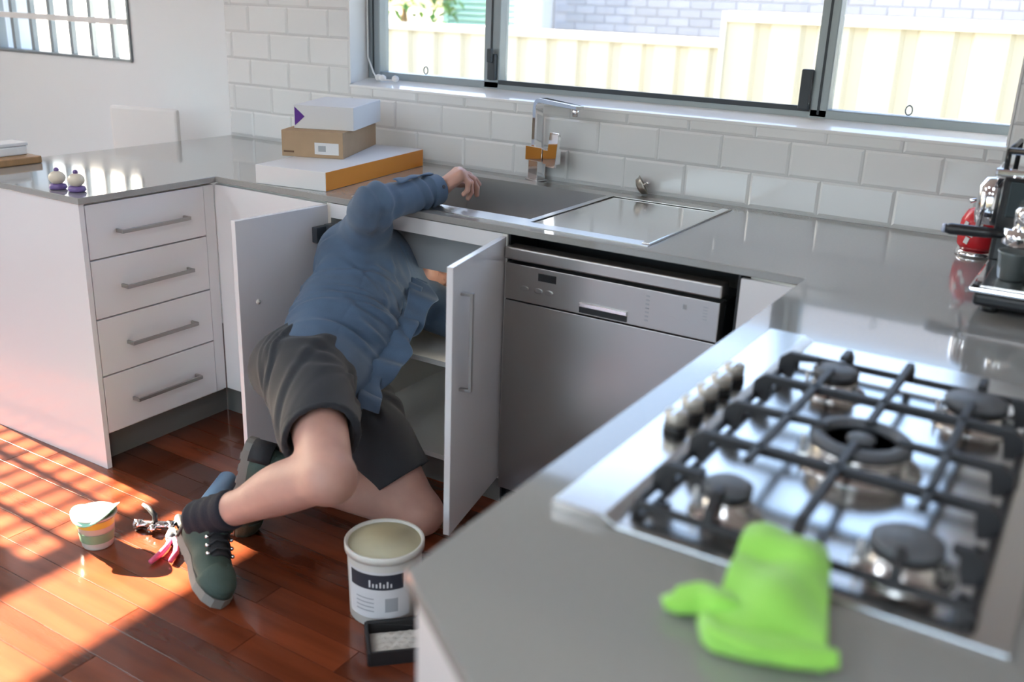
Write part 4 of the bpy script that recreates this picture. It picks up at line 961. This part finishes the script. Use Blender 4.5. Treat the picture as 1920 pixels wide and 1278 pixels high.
# ------------------------------------------------------------------ things on the floor
bk = thing('bucket', 'open white plastic bucket with a dark label band on the floor by the kneeling man', 'bucket', (.235, -1.36, 0))
M_pl = mat('bucket plastic', (.68, .67, .62), .4, sss=.05); M_in = mat('stained bucket inside', (.58, .55, .38), .55, var=.12, vscale=9)
part('bucket_body', MB().lathe([(.086, 0), (.090, .004), (.095, .190), (.0955, .198)], 44, T(.235, -1.36, 0)), M_pl, bk)
part('bucket_inside', MB().lathe([(0, .012), (.083, .012), (.092, .2005)], 44, T(.235, -1.36, 0)), M_in, bk)
part('rim', MB().lathe([(.0935, .186), (.101, .187), (.1015, .205), (.0985, .208), (.0935, .205), (.0925, .198)], 44, T(.235, -1.36, 0)), M_pl, bk)
M_lab = mat('dark label print', (.030, .032, .045), .5); M_labw = mat('white label paper', (.68, .68, .69), .5)
def wrap(r0, r1, z0, z1, a0, a1, n=20):
    return MB().grid([[(.235 + r * math.cos(a), -1.36 + r * math.sin(a), z) for a in np.linspace(a0, a1, n)] for r, z in ((r0, z0), (r1, z1))])
az0 = math.atan2(-.85, .53) - .12
def rb_(z): return .0903 + .005 * z / .19 + .0006
part('paper_label', wrap(rb_(.03), rb_(.165), .03, .165, az0 - .95, az0 + .95), M_labw, bk)
lb = part('label_band', wrap(rb_(.115) + .0006, rb_(.158) + .0006, .115, .158, az0 - .80, az0 + .75), M_lab, bk)
x0 = az0 - .18
for k, hgt in enumerate((.020, .011, .011, .016, .011, .018, .011)):                    # blurred slanted script
    part('script_stroke', wrap(rb_(.13) + .0012, rb_(.13) + .0013, .122, .122 + hgt, x0 + k * .095, x0 + k * .095 + .045, 3), M_labw, lb)
for k in range(4): part('fine_print', wrap(rb_(.09 - k * .012) + .0008, rb_(.09 - k * .012) + .0008, .086 - k * .012, .089 - k * .012, az0 - .6, az0 - .05, 8), M_grey, bk)
part('label_panel', wrap(rb_(.05) + .0008, rb_(.085) + .0008, .05, .09, az0 + .25, az0 + .6, 8), M_grey, bk)
# grout tray
u_ = Vector((.69, -.72, 0)).normalized(); v_ = Vector((.72, .69, 0)).normalized()
Fg = frame((.262, -1.475, 0), u_, v_, Vector((0, 0, 1)))
ty = thing('grout_tray', 'black shallow tray smeared with pale grout in front of the bucket', 'tray', (.262, -1.475, 0))
M_tray = mat('black tray plastic', (.015, .015, .016), .4); M_gt = mat('pale grout', (.50, .48, .44), .9, bump=.8, bscale=90, var=.2, vscale=30)
tb_ = MB()
for (a, b, c, d) in ((0, .128, 0, .008), (0, .128, .232, .24), (0, .008, .008, .232), (.120, .128, .008, .232)): tb_.box(a, b, c, d, 0, .036, Fg)
tb_.box(.008, .120, .008, .232, 0, .006, Fg); part('tray_body', tb_, M_tray, ty, bevel=.002)
gp = []
for i in range(26):
    row = []
    for j in range(36):
        a, b = .012 + .104 * i / 25, .012 + .216 * j / 35; e = min(i, 25 - i, j, 35 - j) / 5
        row.append(tuple(Fg @ Vector((a, b, .007 + .018 * min(1, e) * (.7 + .3 * math.sin(i * 1.1 + j * .6) * math.cos(j * .9 - i * .4))))))
    gp.append(row)
part('grout', MB().grid(gp), M_gt, ty, docl=False)
# tub with peeled lid
px, py = -.628, -1.585
pt = thing('food_tub', 'small printed plastic tub with a torn mint green lid on the sunlit floor', 'tub', (px, py, 0))
M_tub = mat('frosted tub', (.62, .68, .62), .35); M_tubp = mat('green tub print', (.20, .36, .22), .45); M_tuby = mat('yellow tub print', (.62, .52, .08), .45); M_mint = mat('mint lid', (.33, .68, .50), .45)
part('tub_body', MB().lathe([(.040, 0), (.042, .004), (.053, .095), (.059, .097), (.059, .101), (.051, .101), (.041, .008), (0, .006)], 36, T(px, py, 0)), M_tub, pt)
def wr(z0, z1, a0, a1): return MB().grid([[(px + (.0425 + .0105 * z / .095 + .0012) * math.cos(a), py + (.0425 + .0105 * z / .095 + .0012) * math.sin(a), z) for a in np.linspace(a0, a1, 24)] for z in (z0, z1)])
part('printed_band', wr(.022, .050, -3.4, .6), M_tubp, pt); part('printed_stripe', wr(.070, .090, -3.4, .6), M_tuby, pt); part('printed_spot', wr(.030, .058, -2.9, -2.2), M_tuby, pt)
lidp = []
for i in range(10):
    r = .066 * i / 9; lidp.append([(px + .004 + r * math.cos(a) * 1.0, py + r * math.sin(a), .104 + .016 * math.sin(a * 2 + .6) * (i / 9) ** 2 + .008 * (1 - i / 9) + .010 * math.cos(a - .3) * (i / 9)) for a in np.linspace(0, 2 * math.pi, 30)])
part('torn_lid', MB().grid(lidp), M_mint, pt, solid=.002, docl=False)
# tools between tub and boot
pl = thing('pliers', 'pliers with pink and red handles lying on the floor beside the boot', 'pliers', (-.43, -1.50, 0))
M_pink = mat('pink grip', (.62, .10, .20), .4); M_tool = mat('tool steel', (.45, .45, .47), .3, 1)
part('head', MB().prism([(-.020, -.010), (-.006, -.016), (.05, -.006), (.052, .006), (-.006, .016), (-.020, .010)], .006, .020, (), T(-.475, -1.455, 0) @ Rz(2.4)), M_tool, pl, bevel=.002)
part('pivot', MB().lathe([(.010, .005), (.010, .023), (0, .023)], 16, T(-.473, -1.458, 0)), M_tool, pl)
part('grip', MB().tube([(-.466, -1.462, .013), (-.44, -1.50, .013), (-.425, -1.535, .012), (-.415, -1.575, .011)], [.007, .008, .009, .007], 10), M_pink, pl)
part('grip', MB().tube([(-.462, -1.458, .013), (-.425, -1.478, .013), (-.395, -1.505, .012), (-.375, -1.54, .011)], [.007, .008, .009, .007], 10), M_pink, pl)
vl = thing('stop_valve', 'chrome plumbing valve with black lever beside the tub on the floor', 'valve', (-.555, -1.44, 0))
part('valve_body', MB().tube([(-.60, -1.465, .016), (-.52, -1.42, .016)], .012, 14).tube([(-.56, -1.4425, .016), (-.545, -1.47, .016)], .011, 14), M_chrome, vl)
part('nut', MB().tube([(-.612, -1.472, .016), (-.594, -1.462, .016)], .016, 6), M_chrome, vl)
part('nut', MB().tube([(-.528, -1.424, .016), (-.510, -1.414, .016)], .016, 6), M_chrome, vl)
part('lever', MB().tube([(-.56, -1.442, .026), (-.56, -1.44, .045), (-.60, -1.43, .052), (-.63, -1.425, .052)], [.008, .008, .008, .006], 10), M_black, vl)
sd_ = thing('screwdriver', 'short black-handled screwdriver lying behind the pliers on the floor', 'screwdriver', (-.48, -1.40, 0))
part('tool_handle', MB().tube([(-.545, -1.372, .014), (-.535, -1.378, .015), (-.495, -1.402, .014), (-.478, -1.412, .012)], [.010, .014, .013, .008], 10), M_black, sd_)
part('shaft', MB().tube([(-.478, -1.412, .012), (-.42, -1.446, .006)], .0035, 8), M_tool, sd_)
tbx = thing('sealant_tube', 'rounded pale blue tube lying on the floor behind the green boot', 'tube', (-.52, -1.26, 0))
M_blue = mat('pale blue plastic', (.20, .34, .52), .35)
a, b = Vector((-.585, -1.135, .034)), Vector((-.463, -1.365, .034)); d_ = (b - a).normalized()
part('tube_body', MB().tube([a, a + d_ * .006, a + d_ * .018, a + d_ * .23, a + d_ * .245], [.012, .025, .031, .031, .026], 22), M_blue, tbx)
part('collar', MB().tube([a + d_ * .195, a + d_ * .21], [.033, .033], 22), mat('grey cap', (.3, .33, .38), .4), tbx)
